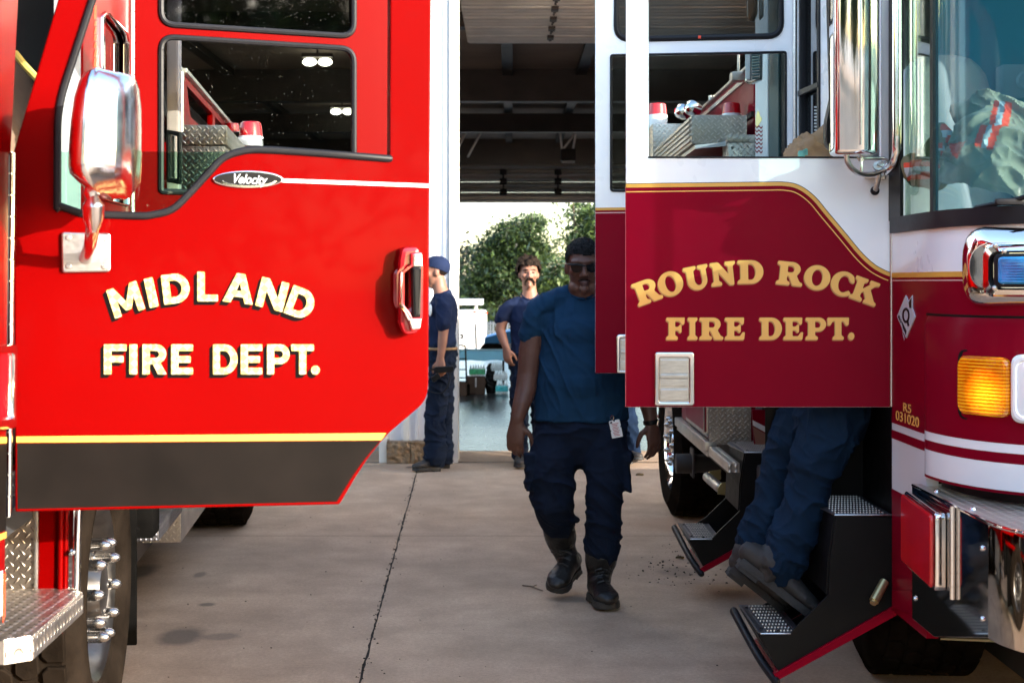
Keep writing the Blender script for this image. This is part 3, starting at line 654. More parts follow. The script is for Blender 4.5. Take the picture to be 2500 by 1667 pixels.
SERIF = {
 'I': (56, [_sb + [(43,81),(56,87),(56,100)] + _st]),
 'F': (90, [_sb + [(43,42),(58,42),(65,32),(74,32),(74,68),(65,68),(58,58),(43,58),(43,84),(64,84),(76,68),(88,70),(90,100)] + _st]),
 'E': (94, [[(0,0),(90,0),(94,34),(82,34),(70,16),(43,16),(43,43),(58,43),(65,33),(74,33),(74,68),(65,68),(58,59),(43,59),(43,84),(66,84),(77,68),(88,70),(90,100)] + _st]),
 'T': (102, [[(25,0),(77,0),(77,13),(66,19),(66,84),(76,84),(88,64),(100,66),(102,100),(0,100),(2,66),(14,64),(26,84),(36,84),(36,19),(25,13)]]),
 'P': (94, [_sb + [(43,38),(58,38)] + arc_(60,69,34,31,-88,88) + [(58,100)] + _st, [(43,54),(55,54)] + arc_(56,69,13,15,-85,85,8) + [(55,84),(43,84)]]),
 'R': (108, [_sb + [(43,40),(50,40),(68,0),(108,0),(108,13),(96,17),(82,43)] + arc_(60,70,36,30,-40,88) + [(58,100)] + _st, [(43,55),(55,55)] + arc_(58,69.5,13,14.5,-85,85,8) + [(55,84),(43,84)]]),
 'D': (106, [[(0,0),(52,0)] + arc_(56,50,50,50,-88,88,20) + [(52,100)] + _st, [(43,16),(52,16)] + arc_(53,50,21,34,-85,85,14) + [(52,84),(43,84)]]),
 'O': (108, [ell(54,50,54,53,44), ell(54,50,22,36,36)]),
 'C': (100, [arc_(54,50,54,53,48,318,34) + [(82,28)] + list(reversed(arc_(56,50,24,37,62,300,26))) + [(76,68)] + [(88,62),(98,66)]]),
 'U': (108, [[(12,81),(0,87),(0,100),(56,100),(56,87),(43,81)] + list(reversed(arc_(59,40,17,24,-175,-5,12))) [::-1] + [(76,81),(63,87),(63,100),(108,100),(108,87),(97,81)] + arc_(54,38,43,41,-2,-178,18)]),
 'N': (114, [[(0,0),(47,0),(47,13),(35,19),(35,58),(82,-2),(102,-2),(102,81),(114,87),(114,100),(68,100),(68,87),(80,81),(80,46),(38,100),(0,100),(0,87),(12,81),(12,19),(0,13)]]),
 'K': (118, [[(0,0),(56,0),(56,13),(43,19),(43,36),(52,46),(70,15),(63,13),(63,0),(118,0),(118,13),(107,17),(76,62),(92,82),(108,87),(108,100),(64,100),(64,87),(70,84),(43,54),(43,81),(56,87),(56,100)] + _st]),
 '.': (34, [ell(17,16,17,17,20)]),
}
def corners(L, r):
    """round only real corners, leave arcs alone"""
    out = []; n = len(L)
    for i, p in enumerate(L):
        a, b, c = Vector(L[i - 1]), Vector(p), Vector(L[(i + 1) % n])
        ang = (b - a).angle(c - b, 0) if (b - a).length > .01 and (c - b).length > .01 else 0
        out.append((p[0], p[1], r if ang > .5 else 0))
    return rnd(out, 3)
def place(font, items, r=3):
    """items: (char, centre x, baseline y, height, width, clockwise angle) in photo pixels -> loops"""
    loops = []
    for ch, cx, by, h, w, ang in items:
        gw, gl = font[ch]; ca, sa = math.cos(ang), math.sin(ang)
        for L in gl:
            out = []
            for x, y in corners(L, r):
                dx = (x / gw - .5) * w; dy = -y / 100 * h
                out.append((cx + dx * ca - dy * sa, by + dx * sa + dy * ca))
            loops.append(out)
    return loops
def sign(pl, loops, parent, face, shade, off, name='lettering', steps=5, w0=.0004):
    panel(name, pl, loops, w0 + .0012, w0 + .0018, face, parent, 0.0001)
    m = MB()
    for k in range(1, steps + 1):
        t = k / steps; m.panel(pl, [[(x + off[0] * t, y + off[1] * t) for x, y in L] for L in loops], w0 + .0010 - t * .0008 - .0001, w0 + .0010 - t * .0008, .00002)
    m.build(name + '_shade', shade, parent)

# ---------------------------------------------------------------- wheels
pm_nut = pm('dull lug nut steel', (.34, .33, .32), .26, 1, var=.15, vs=30)
def wheel(parent, c, axis, Rr, width, rimr, seg_blocks=34, rows=4, nuts=10, nut_r=.157, rim_mat=brushed, up=(0, 0, 1), depth=.09, hub=.09, name='wheel'):
    """c: centre of the outer face; axis points outwards"""
    ax = Vector(axis).normalized(); c = Vector(c)
    wr = bpy.data.objects.new(name, None); COL.objects.link(wr); wr.parent = parent; ORG[wr.name] = ORG[parent.name]; wr.empty_display_size = .1
    w = width
    t = MB().lathe([(rimr, -.03), (rimr + .02, -.005), (rimr + .06, .012), ((rimr + Rr) / 2, .022), (Rr - .07, .014), (Rr - .035, -.004), (Rr - .014, -.03), (Rr - .014, -w + .03), (Rr - .04, -w + .006), ((rimr + Rr) / 2, -w - .02), (rimr, -w), (rimr, -.03)], c, ax, 72, up)
    e1 = (Vector(up) - ax * ax.dot(Vector(up))).normalized(); e2 = ax.cross(e1)
    rw = (w - .03) / rows
    for i in range(seg_blocks):
        for j in range(rows):
            a = 2 * math.pi * (i + .5 * (j % 2)) / seg_blocks; h = -.015 - rw * (j + .5); da = math.pi / seg_blocks * .86; hw = rw * .44
            pts = []
            edge = j in (0, rows - 1)
            for q, hh in (((-1, .3), (-.55, 1), (.55, 1), (1, .3), (1, -.3), (.55, -1), (-.55, -1), (-1, -.3)) if not edge else ((-1, 1), (-.8, 1), (.8, 1), (1, 1), (1, -.5), (.6, -1), (-.6, -1), (-1, -.5))):
                s = -1 if (edge and j == rows - 1) else 1
                pts.append((a + da * q, h + hw * hh * s))
            def ring(r, k): return [c + ax * (h + (y - h) * k) + (e1 * math.cos(a + (x - a) * k) + e2 * math.sin(a + (x - a) * k)) * r for x, y in pts]
            r0 = [ring(Rr - .02, 1), ring(Rr - .003, 1), ring(Rr, .9)]
            t.rings(r0)
    o = t.build('tyre', tyre_m, wr, sharp=24)
    rim = MB().lathe([(rimr + .004, -w + .05), (rimr + .004, -.028), (rimr + .012, -.018), (rimr, -.012), (rimr - .012, -.02), (rimr - .03, -.035), (rimr - .05, -depth), (rimr - .10, -depth - .005), (nut_r + .035, -depth + .01), (nut_r, -depth + .012), (nut_r - .03, -depth + .012), (hub + .01, -depth + .02), (hub, -depth + .05), (hub * .9, -depth + .075), (hub * .5, -depth + .082), (.001, -depth + .083)], c, ax, 56, up)
    rim.build('rim', rim_mat, wr)
    for k in range(nuts):
        a = 2 * math.pi * (k + .35) / nuts; p = c + ax * (-depth + .012) + (e1 * math.cos(a) + e2 * math.sin(a)) * nut_r
        MB().lathe([(.026, 0), (.026, .008), (.0185, .012), (.0185, .055), (.0195, .058), (.0185, .068), (.015, .082), (.009, .091), (.003, .095), (.0005, .0955)], p, ax, 16, up).build('lug_nut', pm_nut, wr)
    return wr
def hinge(parent, a, b, r, n, mat=chrome, name='hinge'):
    m = MB(); a, b = Vector(a), Vector(b)
    for k in range(n):
        m.cyl(a.lerp(b, (k + .03) / n), a.lerp(b, (k + .97) / n), r, seg=12)
    m.cyl(a, b, r * .8, seg=8); return m.build(name, mat, parent)

# ================================================================ red fire engine on the left side of the photo
TL0 = V(-1.195, 3.40, 0); TLu = V(-.103, 1, 0).normalized(); TLn = V(TLu.y, -TLu.x, 0)
def TL(a, y, z): return TL0 + TLu * ((y - 3.4) / TLu.y) + TLn * a + V(0, 0, z)
SL = Plane(HX + F * TL(0, 3.4, 0).x / 3.4, 3.4, HX + F * TL(0, 5.1, 0).x / 5.1, 5.1)
RL = Matrix(((TLn.x, TLu.x, 0), (TLn.y, TLu.y, 0), (0, 0, 1)))
red_e = empty('fire_engine', TL(-1.2, 6.5, 0), 'bright red fire engine with MIDLAND lettered on its open front door', 'fire engine')
def tbox(m, a0, a1, y0, y1, z0, z1, bev=0):
    return m.box(TL((a0 + a1) / 2, (y0 + y1) / 2, (z0 + z1) / 2), (abs(a1 - a0), abs(y1 - y0) / TLu.y, abs(z1 - z0)), RL, bev)
# cab shell: roof, far side, rear wall, nose
m = MB(); tbox(m, -2.45, .0, 2.2, 6.15, 3.02, 3.12, .03); tbox(m, -2.45, -2.38, 2.2, 6.15, .6, 3.02); tbox(m, -2.38, -.03, 6.05, 6.15, 1.0, 3.02); tbox(m, -2.38, -.05, 2.2, 2.28, .5, 1.7); tbox(m, -2.38, -.03, 3.95, 6.05, .95, 1.0)
m.panel(SL, [rnd([(-260, -260), (52, -260), (45, 0), (27, 371), (22, 380), (14, 1262), (12, 1420, 8), (-30, 1660), (-260, 1900)])], -.03, 0, .004)
m.panel(SL, [[(203, -330), (319, -260), (319, 800), (203, 1000)], rnd([(245, 38, 6), (256, 28, 6), (306, 80, 8), (311, 100, 4), (311, 505, 3), (246, 488, 6)])], -.035, 0, .003)
m.build('cab_body', red, red_e)
m = MB(); tbox(m, -2.3, -.04, 4.6, 4.66, 1.0, 3.0); tbox(m, -1.25, -1.2, 2.4, 4.6, 1.0, 3.0); tbox(m, -2.3, -.06, 2.4, 4.6, .93, .99); m.build('cab_interior', dark_int, red_e)
pw = MB().panel(SL, [[(166, -260), (201, -300), (201, 900), (166, 1000)]], -.04, -.004, .003); pw.build('door_pillar', grey_int, red_e)
# seat seen through the gap beside the slanted pillar
m = MB().limb([(TL(-.30, 4.15, 1.35), .26, .14), (TL(-.30, 4.22, 1.75), .27, .12), (TL(-.32, 4.28, 2.05), .24, .10), (TL(-.34, 4.3, 2.2), .16, .08)], 18).box(TL(-.25, 3.85, 1.3), (.5, .5, .16), RL, .05)
link('seat', m.remeshed(.025, 4, .006, 7), pm('brown seat cloth', (.20, .125, .08), .8, bmp=.2), red_e)
MB().tube(curved_tube([P(38, 132, 4.12), P(60, 160, 4.08), P(84, 186, 4.04), P(100, 205, 4.0)]), .011, 8).build('seat_belt', pm('yellow webbing', (.62, .48, .12), .7), red_e)
# framed side window
wpath = rnd([(245, 38, 6), (256, 28, 6), (306, 80, 8), (311, 100, 4), (311, 505, 3), (246, 488, 6)])
fr = MB().panel(SL, [[(x + (278 - x) * -.04, y) for x, y in wpath], [(x + (278 - x) * .10, y + (5 if y < 200 else -4)) for x, y in wpath]], -.01, .012, .004)
sw = fr.build('side_window', chrome, red_e)
panel('pane', SL, [wpath], -.022, -.016, glassmat('ruby tinted glass', (.35, .12, .12), .07), sw)
m = MB()
for k, (a, b) in enumerate(((14, 48), (52, 64), (67, 84), (86, 100), (104, 118), (122, 140), (143, 165), (170, 215), (220, 262))): m.panel(SL, [[(229 + (k % 3), a), (235 + (k % 2), a), (234, b), (228, b)]], .0005, .0018, .0002)
m.build('marker_strip', orange_tape, red_e)
hinge(red_e, SL.W(318, -240, .006), SL.W(318, 760, .006), .013, 26, brushed, 'door_hinge')
# nose side markings and corner lamp
panel('yellow_stripe', SL, [[(-200, 1078), (15.5, 1066), (15.3, 1081), (-200, 1098)]], .0005, .0015, yellow_st, red_e, .0002)
panel('dark_band', SL, [[(-200, 1100), (15.3, 1083), (13.5, 1294), (-200, 1380)]], .0005, .0012, dark_panel, red_e, .0002)
panel('yellow_stripe', SL, [[(-200, 1384), (13.5, 1297), (13, 1312), (-200, 1410)]], .0016, .0024, yellow_st, red_e, .0002)
for k, mt in enumerate((white, orange_tape)):
    x0, x1 = ((-20, 5.5), (6, 12))[k]; panel('reflective_strip', SL, [[(x0, 1400), (x1, 1392 + 4 * k), (x1 - 1, 1500), (x0, 1520)]], .0005, .0015, mt, red_e, .0002)
lp = bpy.data.objects.new('corner_lamp', None); COL.objects.link(lp); lp.parent = red_e; ORG[lp.name] = ORG[red_e.name]
panel('bezel', SL, [rnd([(-90, 846, 10), (22, 840, 8), (19, 1046, 8), (-90, 1056, 10)]), rnd([(-78, 868, 8), (14, 864, 5), (12, 1020, 5), (-78, 1030, 8)])], 0, .022, chrome, lp, .006)
panel('lens', SL, [rnd([(-80, 866, 8), (15, 862, 5), (13, 1022, 5), (-80, 1032, 8)])], .002, .014, lens_red, lp, .006)
# front door
LD = Plane(33, 3.40, 1048, 3.65)
dl = bpy.data.objects.new('front_door', None); COL.objects.link(dl); dl.parent = red_e; ORG[dl.name] = ORG[red_e.name]
dl['label'] = 'open red front door lettered MIDLAND FIRE DEPT.'
spath = rnd([(275, -150), (226, 0, 40), (141, 261, 60), (140, 518, 16)]) + smoothpath([(200, 522), (330, 527), (371, 525), (421, 511), (464, 471), (507, 425), (543, 388), (585, 371), (629, 366), (700, 369), (800, 376)], 5) + [(952, 388), (954, -150)]
outer = rnd([(33, 371, 6), (212, -240), (1056, -240), (1053, 0), (1048, 540), (1046, 955, 26), (1034, 985, 20), (943, 1062, 30), (900, 1115, 30), (868, 1165, 14), (829, 1231, 6), (37, 1249, 4)])
panel('door_skin', LD, [outer, spath], -.05, 0, red, dl, .004, 2)
sp3 = [LD.W(x, y, .002) for x, y in spath[1:-1]]
m = MB(); m.limb([(p, .0075, .0095) for p in sp3], 10, ref=tuple(LD.n)); m.build('window_seal', rubber, dl)
panel('window_glass', LD, [[(143, 368), (590, 368)] + [(x, y + 4) for x, y in reversed(spath) if x < 590 and y > 372 and x > 150] + [(143, 520)]], -.030, -.025, glass_green, dl, .0005)
panel('yellow_stripe', LD, [[(40, 1065), (943, 1056.5), (931, 1074), (40, 1080)]], .0003, .0012, yellow_st, dl, .0002)
panel('dark_band', LD, [rnd([(42, 1082), (929, 1075.5), (888, 1122, 30), (858, 1166, 12), (822, 1224), (43, 1242)])], .0003, .001, dark_panel, dl, .0002)
panel('pinstripe', LD, [[(688, 436.5), (1050, 449.5), (1050, 458.5), (688, 445.5)]], .0003, .0016, white, dl, .0003)
bd = panel('badge', LD, [ell(605, 438.6, 86, 21.5, 48)], 0, .007, chrome, dl, .003)
panel('badge_field', LD, [[(x, y + (x - 605) * .015) for x, y in ell(605, 438.3, 82, 17.5, 48)]], .0072, .0078, plastic_black, dl, .0002)
panel('badge_rim', LD, [[(x, y) for x, y in ell(607, 441, 68, 18, 40, 8, 172)] + list(reversed(ell(607, 439, 64, 14.5, 40, 8, 172)))], .0079, .0086, chrome, dl, .0002)
def textmesh(txt, pl, px, py, size_px, w, shear=0, width=1, off=0, rot=0):
    cu = bpy.data.curves.new('t', 'FONT'); cu.body = txt; cu.align_x = 'CENTER'; cu.shear = shear; cu.offset = off; cu.extrude = .004
    o = bpy.data.objects.new('t', cu); me = bpy.data.meshes.new_from_object(o); bpy.data.objects.remove(o); bpy.data.curves.remove(cu)
    u0, v0 = pl.uv(px, py); u1, v1 = pl.uv(px, py - 100); s = (v1 - v0) / 100 * size_px
    me.transform(pl.M @ Matrix.Translation((u0, v0, w)) @ Matrix.Rotation(rot, 4, 'Z') @ Matrix.Diagonal((s * width, s, .1, 1))); return me
link('badge_lettering', textmesh('Velocity', LD, 606, 449, 32, .0088, .38, .78, .012, -.03), silver_tape, dl)
# lettering
arcR = 613.0
def on_arc(cx0, top, Rr, x): a = math.asin((x - cx0) / Rr); return top + Rr - Rr * math.cos(a), a
it = []
for ch, x, w in (('M', 318, 77), ('I', 377, 22), ('D', 434, 66), ('L', 507, 50), ('A', 580, 74), ('N', 656, 68), ('D', 722, 64)):
    y, a = on_arc(508, 735.5, arcR, x); it.append((ch, x, y, 72 if ch != 'I' else 72, w, a))
sign(LD, place(SANS, it, 2.5), dl, gold_leaf, black_ltr, (-9, 9))
it = [(c, (a + b) / 2, 913.5, 73, b - a, 0) for c, a, b in (('F', 254, 309), ('I', 316, 335), ('R', 348, 407), ('E', 418, 471), ('D', 520, 580), ('E', 588, 640), ('P', 652, 707), ('T', 711, 766), ('.', 760, 780))]
sign(LD, place(SANS, it[:4], 2.5), dl, gold_leaf, black_ltr, (-9, 9)); sign(LD, place(SANS, it[4:], 2.5), dl, gold_leaf, black_ltr, (-9, 9))
# door handle
hb = MB().panel(LD, [rnd([(974, 604, 12), (1014, 602, 14), (1020, 625, 8), (1020, 690), (1018, 780), (1014, 812, 12), (980, 818, 14), (968, 790, 8), (967, 640, 8)]), rnd([(972, 668, 8), (992, 655, 4), (992, 752, 6), (972, 742, 8)])], 0, .050, .012)
hb = hb.build('door_handle', pm('deep red handle', (.34, .008, .014), .25, coat=.6, var=.05), dl)
panel('chrome_bow', LD, [rnd([(992, 618, 6), (1019, 616, 6), (1020, 654, 3), (1018, 790), (1012, 804, 6), (992, 806, 4), (990, 786, 4), (968, 745, 5), (966, 668, 5), (992, 648, 4)]), rnd([(997, 654), (1017, 652), (1016, 772), (998, 774), (990, 760), (974, 740, 4), (972, 672, 4), (988, 656)])], .046, .064, bpy.data.materials['deep red handle'], dl, .005)
panel('chrome_cap', LD, [rnd([(998, 620, 5), (1019, 618, 6), (1020, 652, 2), (997, 652, 2)])], .055, .067, brushed, dl, .004); panel('chrome_cap', LD, [rnd([(986, 776, 3), (1018, 776, 2), (1015, 802, 6), (994, 804, 5)])], .055, .066, brushed, dl, .004)
MB().tube([LD.W(970, 668, .062), LD.W(968, 742, .062), LD.W(988, 778, .064)], .004, 8).build('chrome_edge', chrome, dl)
panel('grip', LD, [rnd([(994, 652, 3), (1019, 650, 3), (1017, 773, 3), (996, 774, 3)])], .040, .070, plastic_black, dl, .008)
MB().cyl(LD.W(1006, 632, .062), LD.W(1006, 632, .068), .0075, .006, 20).build('push_button', brushed, dl)
# mirror on its bracket
mh = []
def mring(y, x0, x1, w0, w1, fac=.4):
    a, b = LD.W(x0, y, w0), LD.W(x1, y, w0); c, d = LD.W(x1, y, w1), LD.W(x0, y, w1)
    return a, b, c, d
YM = 3.16
def head_ring(py, xl, xr, yf, yb, cl=.03, cr=.03):
    """rounded plan section of the mirror head at photo row py"""
    A = P(xl, py, 3.14).x; B = P(xr, py, 3.27).x; z = P(0, py, YM).z
    pts = [(A, yb), (A, yf + .07), (A + (B - A) * .34, yf), (B - .045, yf + .035), (B, yf + .12), (B - .012, yb)]
    rp = rnd([(pts[0][0], pts[0][1], .02), (pts[1][0], pts[1][1], .03), (pts[2][0], pts[2][1], .045), (pts[3][0], pts[3][1], .06), (pts[4][0], pts[4][1], .06), (pts[5][0], pts[5][1], .02)], 5)
    return [V(x, y, z) for x, y in rp]
rows = [(164, 240, 300, 3.20, 3.24), (165.5, 215, 322, 3.16, 3.27), (169, 200, 331, 3.13, 3.29), (180, 189, 338, 3.105, 3.31), (200, 182, 342, 3.09, 3.32), (240, 175, 345, 3.075, 3.325), (300, 168, 345, 3.07, 3.33), (360, 163, 344, 3.07, 3.33), (405, 162, 341, 3.07, 3.33), (425, 165, 339, 3.072, 3.33), (445, 180, 336, 3.09, 3.325), (462, 196, 330, 3.12, 3.31), (474, 212, 322, 3.15, 3.29), (480, 240, 305, 3.18, 3.26)]
mi = MB().rings([head_ring(r[0], *r[1:]) for r in rows]).build('mirror', satin, dl, sharp=60)
MB().box(V(P(250, 0, 3.33).x, 3.329, P(0, 315, 3.2).z), (.12, .004, .20), bev=.001).build('mirror_glass', dark_chrome, dl)
m = MB().limb([(P(222, 470, 3.2), .018, .018), (P(224, 492, 3.2), .010, .010)], 14).limb([(P(227, 490, 3.2), .017, .017), (P(228, 500, 3.2), .025, .022), (P(228, 530, 3.21), .024, .022), (P(228, 552, 3.22), .017, .017)], 18)
m.limb([(P(228, 545, 3.22), .016, .014), (P(220, 600, 3.33), .015, .014), (LD.W(211, 628, .02), .016, .014), (LD.W(210, 630, .004), .018, .018)], 14)
m.build('mirror_arm', satin, dl)
mp_ = MB().panel(LD, [rnd([(150, 567, 9), (270, 570, 9), (270, 664, 9), (152, 666, 9)])], .0, .012, .004)
for x, y in ((168, 581), (254, 583), (168, 650), (255, 651)): mp_.lathe([(.0001, .016), (.0055, .0158), (.007, .012), (.007, .010)], LD.W(x, y, 0), LD.n, 14)
mp_.build('mirror_bracket', brushed, dl)
hinge(dl, P(30, 372, 3.385), P(20, 1262, 3.385), .0085, 17, chrome)
# rear crew door seen through the front door window
LR = Plane(320, 5.10, 960, 5.45)
dr = bpy.data.objects.new('rear_door', None); COL.objects.link(dr); dr.parent = red_e; ORG[dr.name] = ORG[red_e.name]
w1 = rnd([(393, -140, 30), (864, -125, 30), (864, 90, 34), (393, 60, 34)]); w2 = rnd([(393, 90, 34), (864, 120, 34), (864, 480, 30), (393, 468, 8)])
panel('door_skin', LR, [[(322, -235), (966, -215), (962, 985), (323, 1010)], w1, w2], -.05, 0, red, dr, .004)
for k, wp in enumerate((w1, w2)):
    pts = [LR.W(x, y, .003) for x, y in wp]; m = MB(); m.limb([(p, .0085, .011) for p in pts + pts[:2]], 8, ref=tuple(LR.n)); o = m.build('window_seal', rubber, dr)
    panel('window_glass', LR, [wp], -.02, -.015, glass_dark if k else glassmat('mirror tinted glass', (.30, .32, .32), .085, .15, .04), dr, .0005)
# body and equipment behind the cab
m = MB(); tbox(m, -2.42, -.03, 6.6, 10.2, .75, 1.9, .02); tbox(m, -2.42, -2.3, 6.6, 10.2, 1.9, 2.5); tbox(m, -2.3, -.02, 9.9, 10.2, 1.9, 2.54)
b0, b1 = TL(0, 6.62, 0), TL(0, 9.0, 0)
fl_ = Flat(TL(0, 6.62, 0), TLu, (0, 0, 1)); L = (b1 - b0).length
m.panel(fl_, [[(0, 1.9), (L, 1.9), (L, 2.54), (0, 2.54)], [(.25, 2.37), (1.25, 2.37), (1.25, 2.50), (.1, 2.50)], [(1.38, 2.30), (2.0, 2.30), (2.0, 2.50), (1.38, 2.50)]], -.03, 0, .002)
m.build('equipment_body', red, red_e)
MB().panel(fl_, [[(0, 2.36), (2.1, 2.28), (2.1, 2.52), (0, 2.52)]], -.14, -.10).build('body_recess', black, red_e)
MB().panel(fl_, [[(-.05, 2.54), (L, 2.54), (L, 2.56), (-.05, 2.56)]], -.05, .02, .002).build('top_rail', alum, red_e)
m = MB(); tbox(m, .005, .20, 6.5, 7.6, 1.45, 2.195, .006); tbox(m, -.005, .21, 6.49, 7.61, 2.20, 2.29, .006); m.build('side_locker', diamond, red_e)
m = MB()
for y in (6.9, 7.25): tbox(m, .205, .225, y, y + .1, 2.12, 2.22, .004)
m.build('locker_latch', plastic_black, red_e)
bc = bpy.data.objects.new('beacon', None); COL.objects.link(bc); bc.parent = red_e; ORG[bc.name] = ORG[red_e.name]
c = P(612, 336, 9.0)
MB().lathe([(.0, .098), (.055, .097), (.064, .09), (.070, .06), (.074, .012), (.075, 0)], c, (0, 0, 1), 28).build('lens', lens_red, bc)
MB().lathe([(.077, .006), (.079, 0), (.079, -.008), (.01, -.008)], c, (0, 0, 1), 28).box(c + V(-.005, 0, -.035), (.15, .2, .05), RL, .004).box(c + V(-.12, 0, -.05), (.2, .06, .03), RL).build('bracket', white, bc)
m = MB().lathe([(.04, .05), (.045, .03), (.045, .0), (.01, 0)], P(567, 322, 8.6), (0, 0, 1), 16); m.build('marker_lamp', lens_red, red_e)
MB().cyl(P(443, 322, 6.35), P(443, 196, 6.35), .0115, seg=14).cyl(P(443, 196, 6.35), P(443, 176, 6.35), .0145, .012, seg=14).limb([(P(443, 176, 6.35), .012, .012), (P(438, 166, 6.34), .012, .012), (P(425, 160, 6.3), .011, .011)], 12).build('vent_pipe', alum, red_e)
m = MB(); p5 = Plane(400, 5.75, 450, 5.75); m.panel(p5, [rnd([(406, -250), (436, -250), (436, 800), (406, 800)])], -.06, 0, .01); m.build('cab_corner_post', pm('pale pink plastic post', (.72, .55, .55), .4, var=.04), red_e)
panel('grab_handle', Plane(400, 5.66, 450, 5.66), [rnd([(409, 318, 3), (445, 324, 3), (445, 452, 5), (410, 446, 5)]), rnd([(418, 330, 2), (436, 334, 2), (436, 438, 3), (418, 434, 3)])], 0, .03, rubber, red_e, .004)
panel('locker_vent', Plane(400, 5.67, 450, 5.67), [rnd([(419, 331, 2), (427, 332, 2), (427, 436, 3), (419, 433, 3)])], 0, .01, alum, red_e, .002)
# below the front door: wheel housing face, tread step, wheel
FLp = Plane(0, 3.87, 200, 3.87)
panel('diamond_panel', FLp, [[(-120, 1150), (94, 1150), (94, 1440), (-120, 1440)]], -.012, 0, diamond_big, red_e, .001)
panel('panel_edge', FLp, [[(86, 1150), (96, 1150), (94, 1440), (86, 1440)]], .001, .009, alum, red_e, .003)
panel('fender_face', FLp, [[(96.5, 1150), (169, 1150), (163, 1440), (92, 1440)]], -.03, .004, red, red_e, .006)
MB().cyl(FLp.W(152, 1150, .008), FLp.W(149, 1440, .008), .008, seg=14).cyl(FLp.W(164, 1150, .004), FLp.W(160, 1440, .004), .006, seg=14).build('fender_bead', red, red_e)
MB().panel(FLp, [rnd([(170, 1150), (184, 1150), (180, 1445), (166, 1445)])], -.02, .004, .002).cyl(FLp.W(192, 1150, -.01), FLp.W(188, 1320, .0), .010, seg=14).cyl(FLp.W(188, 1320, 0), FLp.W(186, 1450, 0), .011, seg=14).lathe([(.0001, .022), (.006, .02), (.0085, .012), (.0085, 0)], FLp.W(178, 1346, .002), (0, -1, 0), 14).build('fender_trim', chrome, red_e)
zs = .737
plan = [(-1.130, 3.35), (-1.154, 3.82), (-1.208, 3.866), (-1.55, 3.866), (-1.55, 3.30), (-1.182, 3.31)]
m = MB().prism([(x, y, zs - .055) for x, y in plan], (0, 0, .054)); me = m.mesh(); link('cab_step', me, alum, red_e)
pf_ = Flat((0, 0, zs), (1, 0, 0), (0, 1, 0)); panel('step_tread', pf_, [plan], -.002, .003, grip_lite, red_e, .001)
m = MB()
for a, b in ((plan[0], plan[1]), (plan[5], plan[0])):
    d = V(b[0] - a[0], b[1] - a[1], 0); fpl = Flat(V(*a, zs - .052), d, (0, 0, 1)); m.panel(fpl, [[(.002, 0), (d.length - .002, 0), (d.length - .002, .048), (.002, .048)]], .0005, .003, .0008)
m.build('step_edge_tread', grip_lite, red_e)
wheel(red_e, TL(-.03, 4.76, .545), TLn, .54, .34, .295, 30, 4, 10, .157, rim_steel, depth=.075)
m = MB(); tbox(m, -.75, -.028, 5.42, 5.44, .19, 1.1, .004); m.build('mud_flap', flap_m, red_e)
m = MB(); tbox(m, -.5, .005, 5.62, 5.8, .56, 1.0, .008); m.lathe([(.0001, .02), (.012, .018), (.016, .01), (.016, 0)], TL(-.06, 5.6, .60), -TLu, 12); m.build('chassis_bracket', flap_m, red_e)
m = MB(); tbox(m, -.45, -.055, 6.2, 7.0, .445, .512, .006); m.build('side_step', grip, red_e)
m = MB(); tbox(m, -.6, -.065, 7.02, 8.4, .29, .95, .004); m.build('tool_box', diamond, red_e)
wheel(red_e, TL(.09, 9.27, .50), TLn, .50, .56, .28, 30, 6, 0, .15, brushed)
wheel(red_e, TL(-2.45, 4.76, .545), -TLn, .54, .34, .295, 20, 3, 0, .157, brushed)
wheel(red_e, TL(-2.42, 9.27, .50), -TLn, .50, .56, .28, 20, 4, 0, .15, brushed)
m = MB(); tbox(m, -1.7, -.6, 3.0, 10.0, .55, .8, .02); tbox(m, -2.2, -.25, 5.6, 8.6, .22, .549, .02); m.build('chassis_and_shade_box', steel_dark, red_e)  # lower, wider box added to darken the ground under the truck

# ================================================================ maroon and white fire engine on the right side of the photo
TR0 = V(1.36, 5.1, 0); TRu = V(-.02, 1, 0).normalized(); TRn = V(-TRu.y, TRu.x, 0)     # TRn points outwards (photo left)
def TR(a, y, z): return TR0 + TRu * ((y - 5.1) / TRu.y) + TRn * a + V(0, 0, z)
RRm = Matrix(((-TRn.x, TRu.x, 0), (-TRn.y, TRu.y, 0), (0, 0, 1)))
def rbox(m, a0, a1, y0, y1, z0, z1, bev=0):
    return m.box(TR((a0 + a1) / 2, (y0 + y1) / 2, (z0 + z1) / 2), (abs(a1 - a0), abs(y1 - y0) / TRu.y, abs(z1 - z0)), RRm, bev)
def pxa(a, y): p = TR(a, y, 0); return HX + F * p.x / p.y
SR = Plane(pxa(0, 6.65), 6.65, pxa(0, 5.1), 5.1)
mar_e = empty('fire_engine', TR(-1.25, 7, 0), 'maroon and white fire engine with ROUND ROCK lettered on its open front door', 'fire engine')
def sub(name, parent, label=None):
    o = bpy.data.objects.new(name, None); COL.objects.link(o); o.parent = parent; ORG[o.name] = ORG[parent.name]; o.empty_display_size = .1
    if label: o['label'] = label
    return o
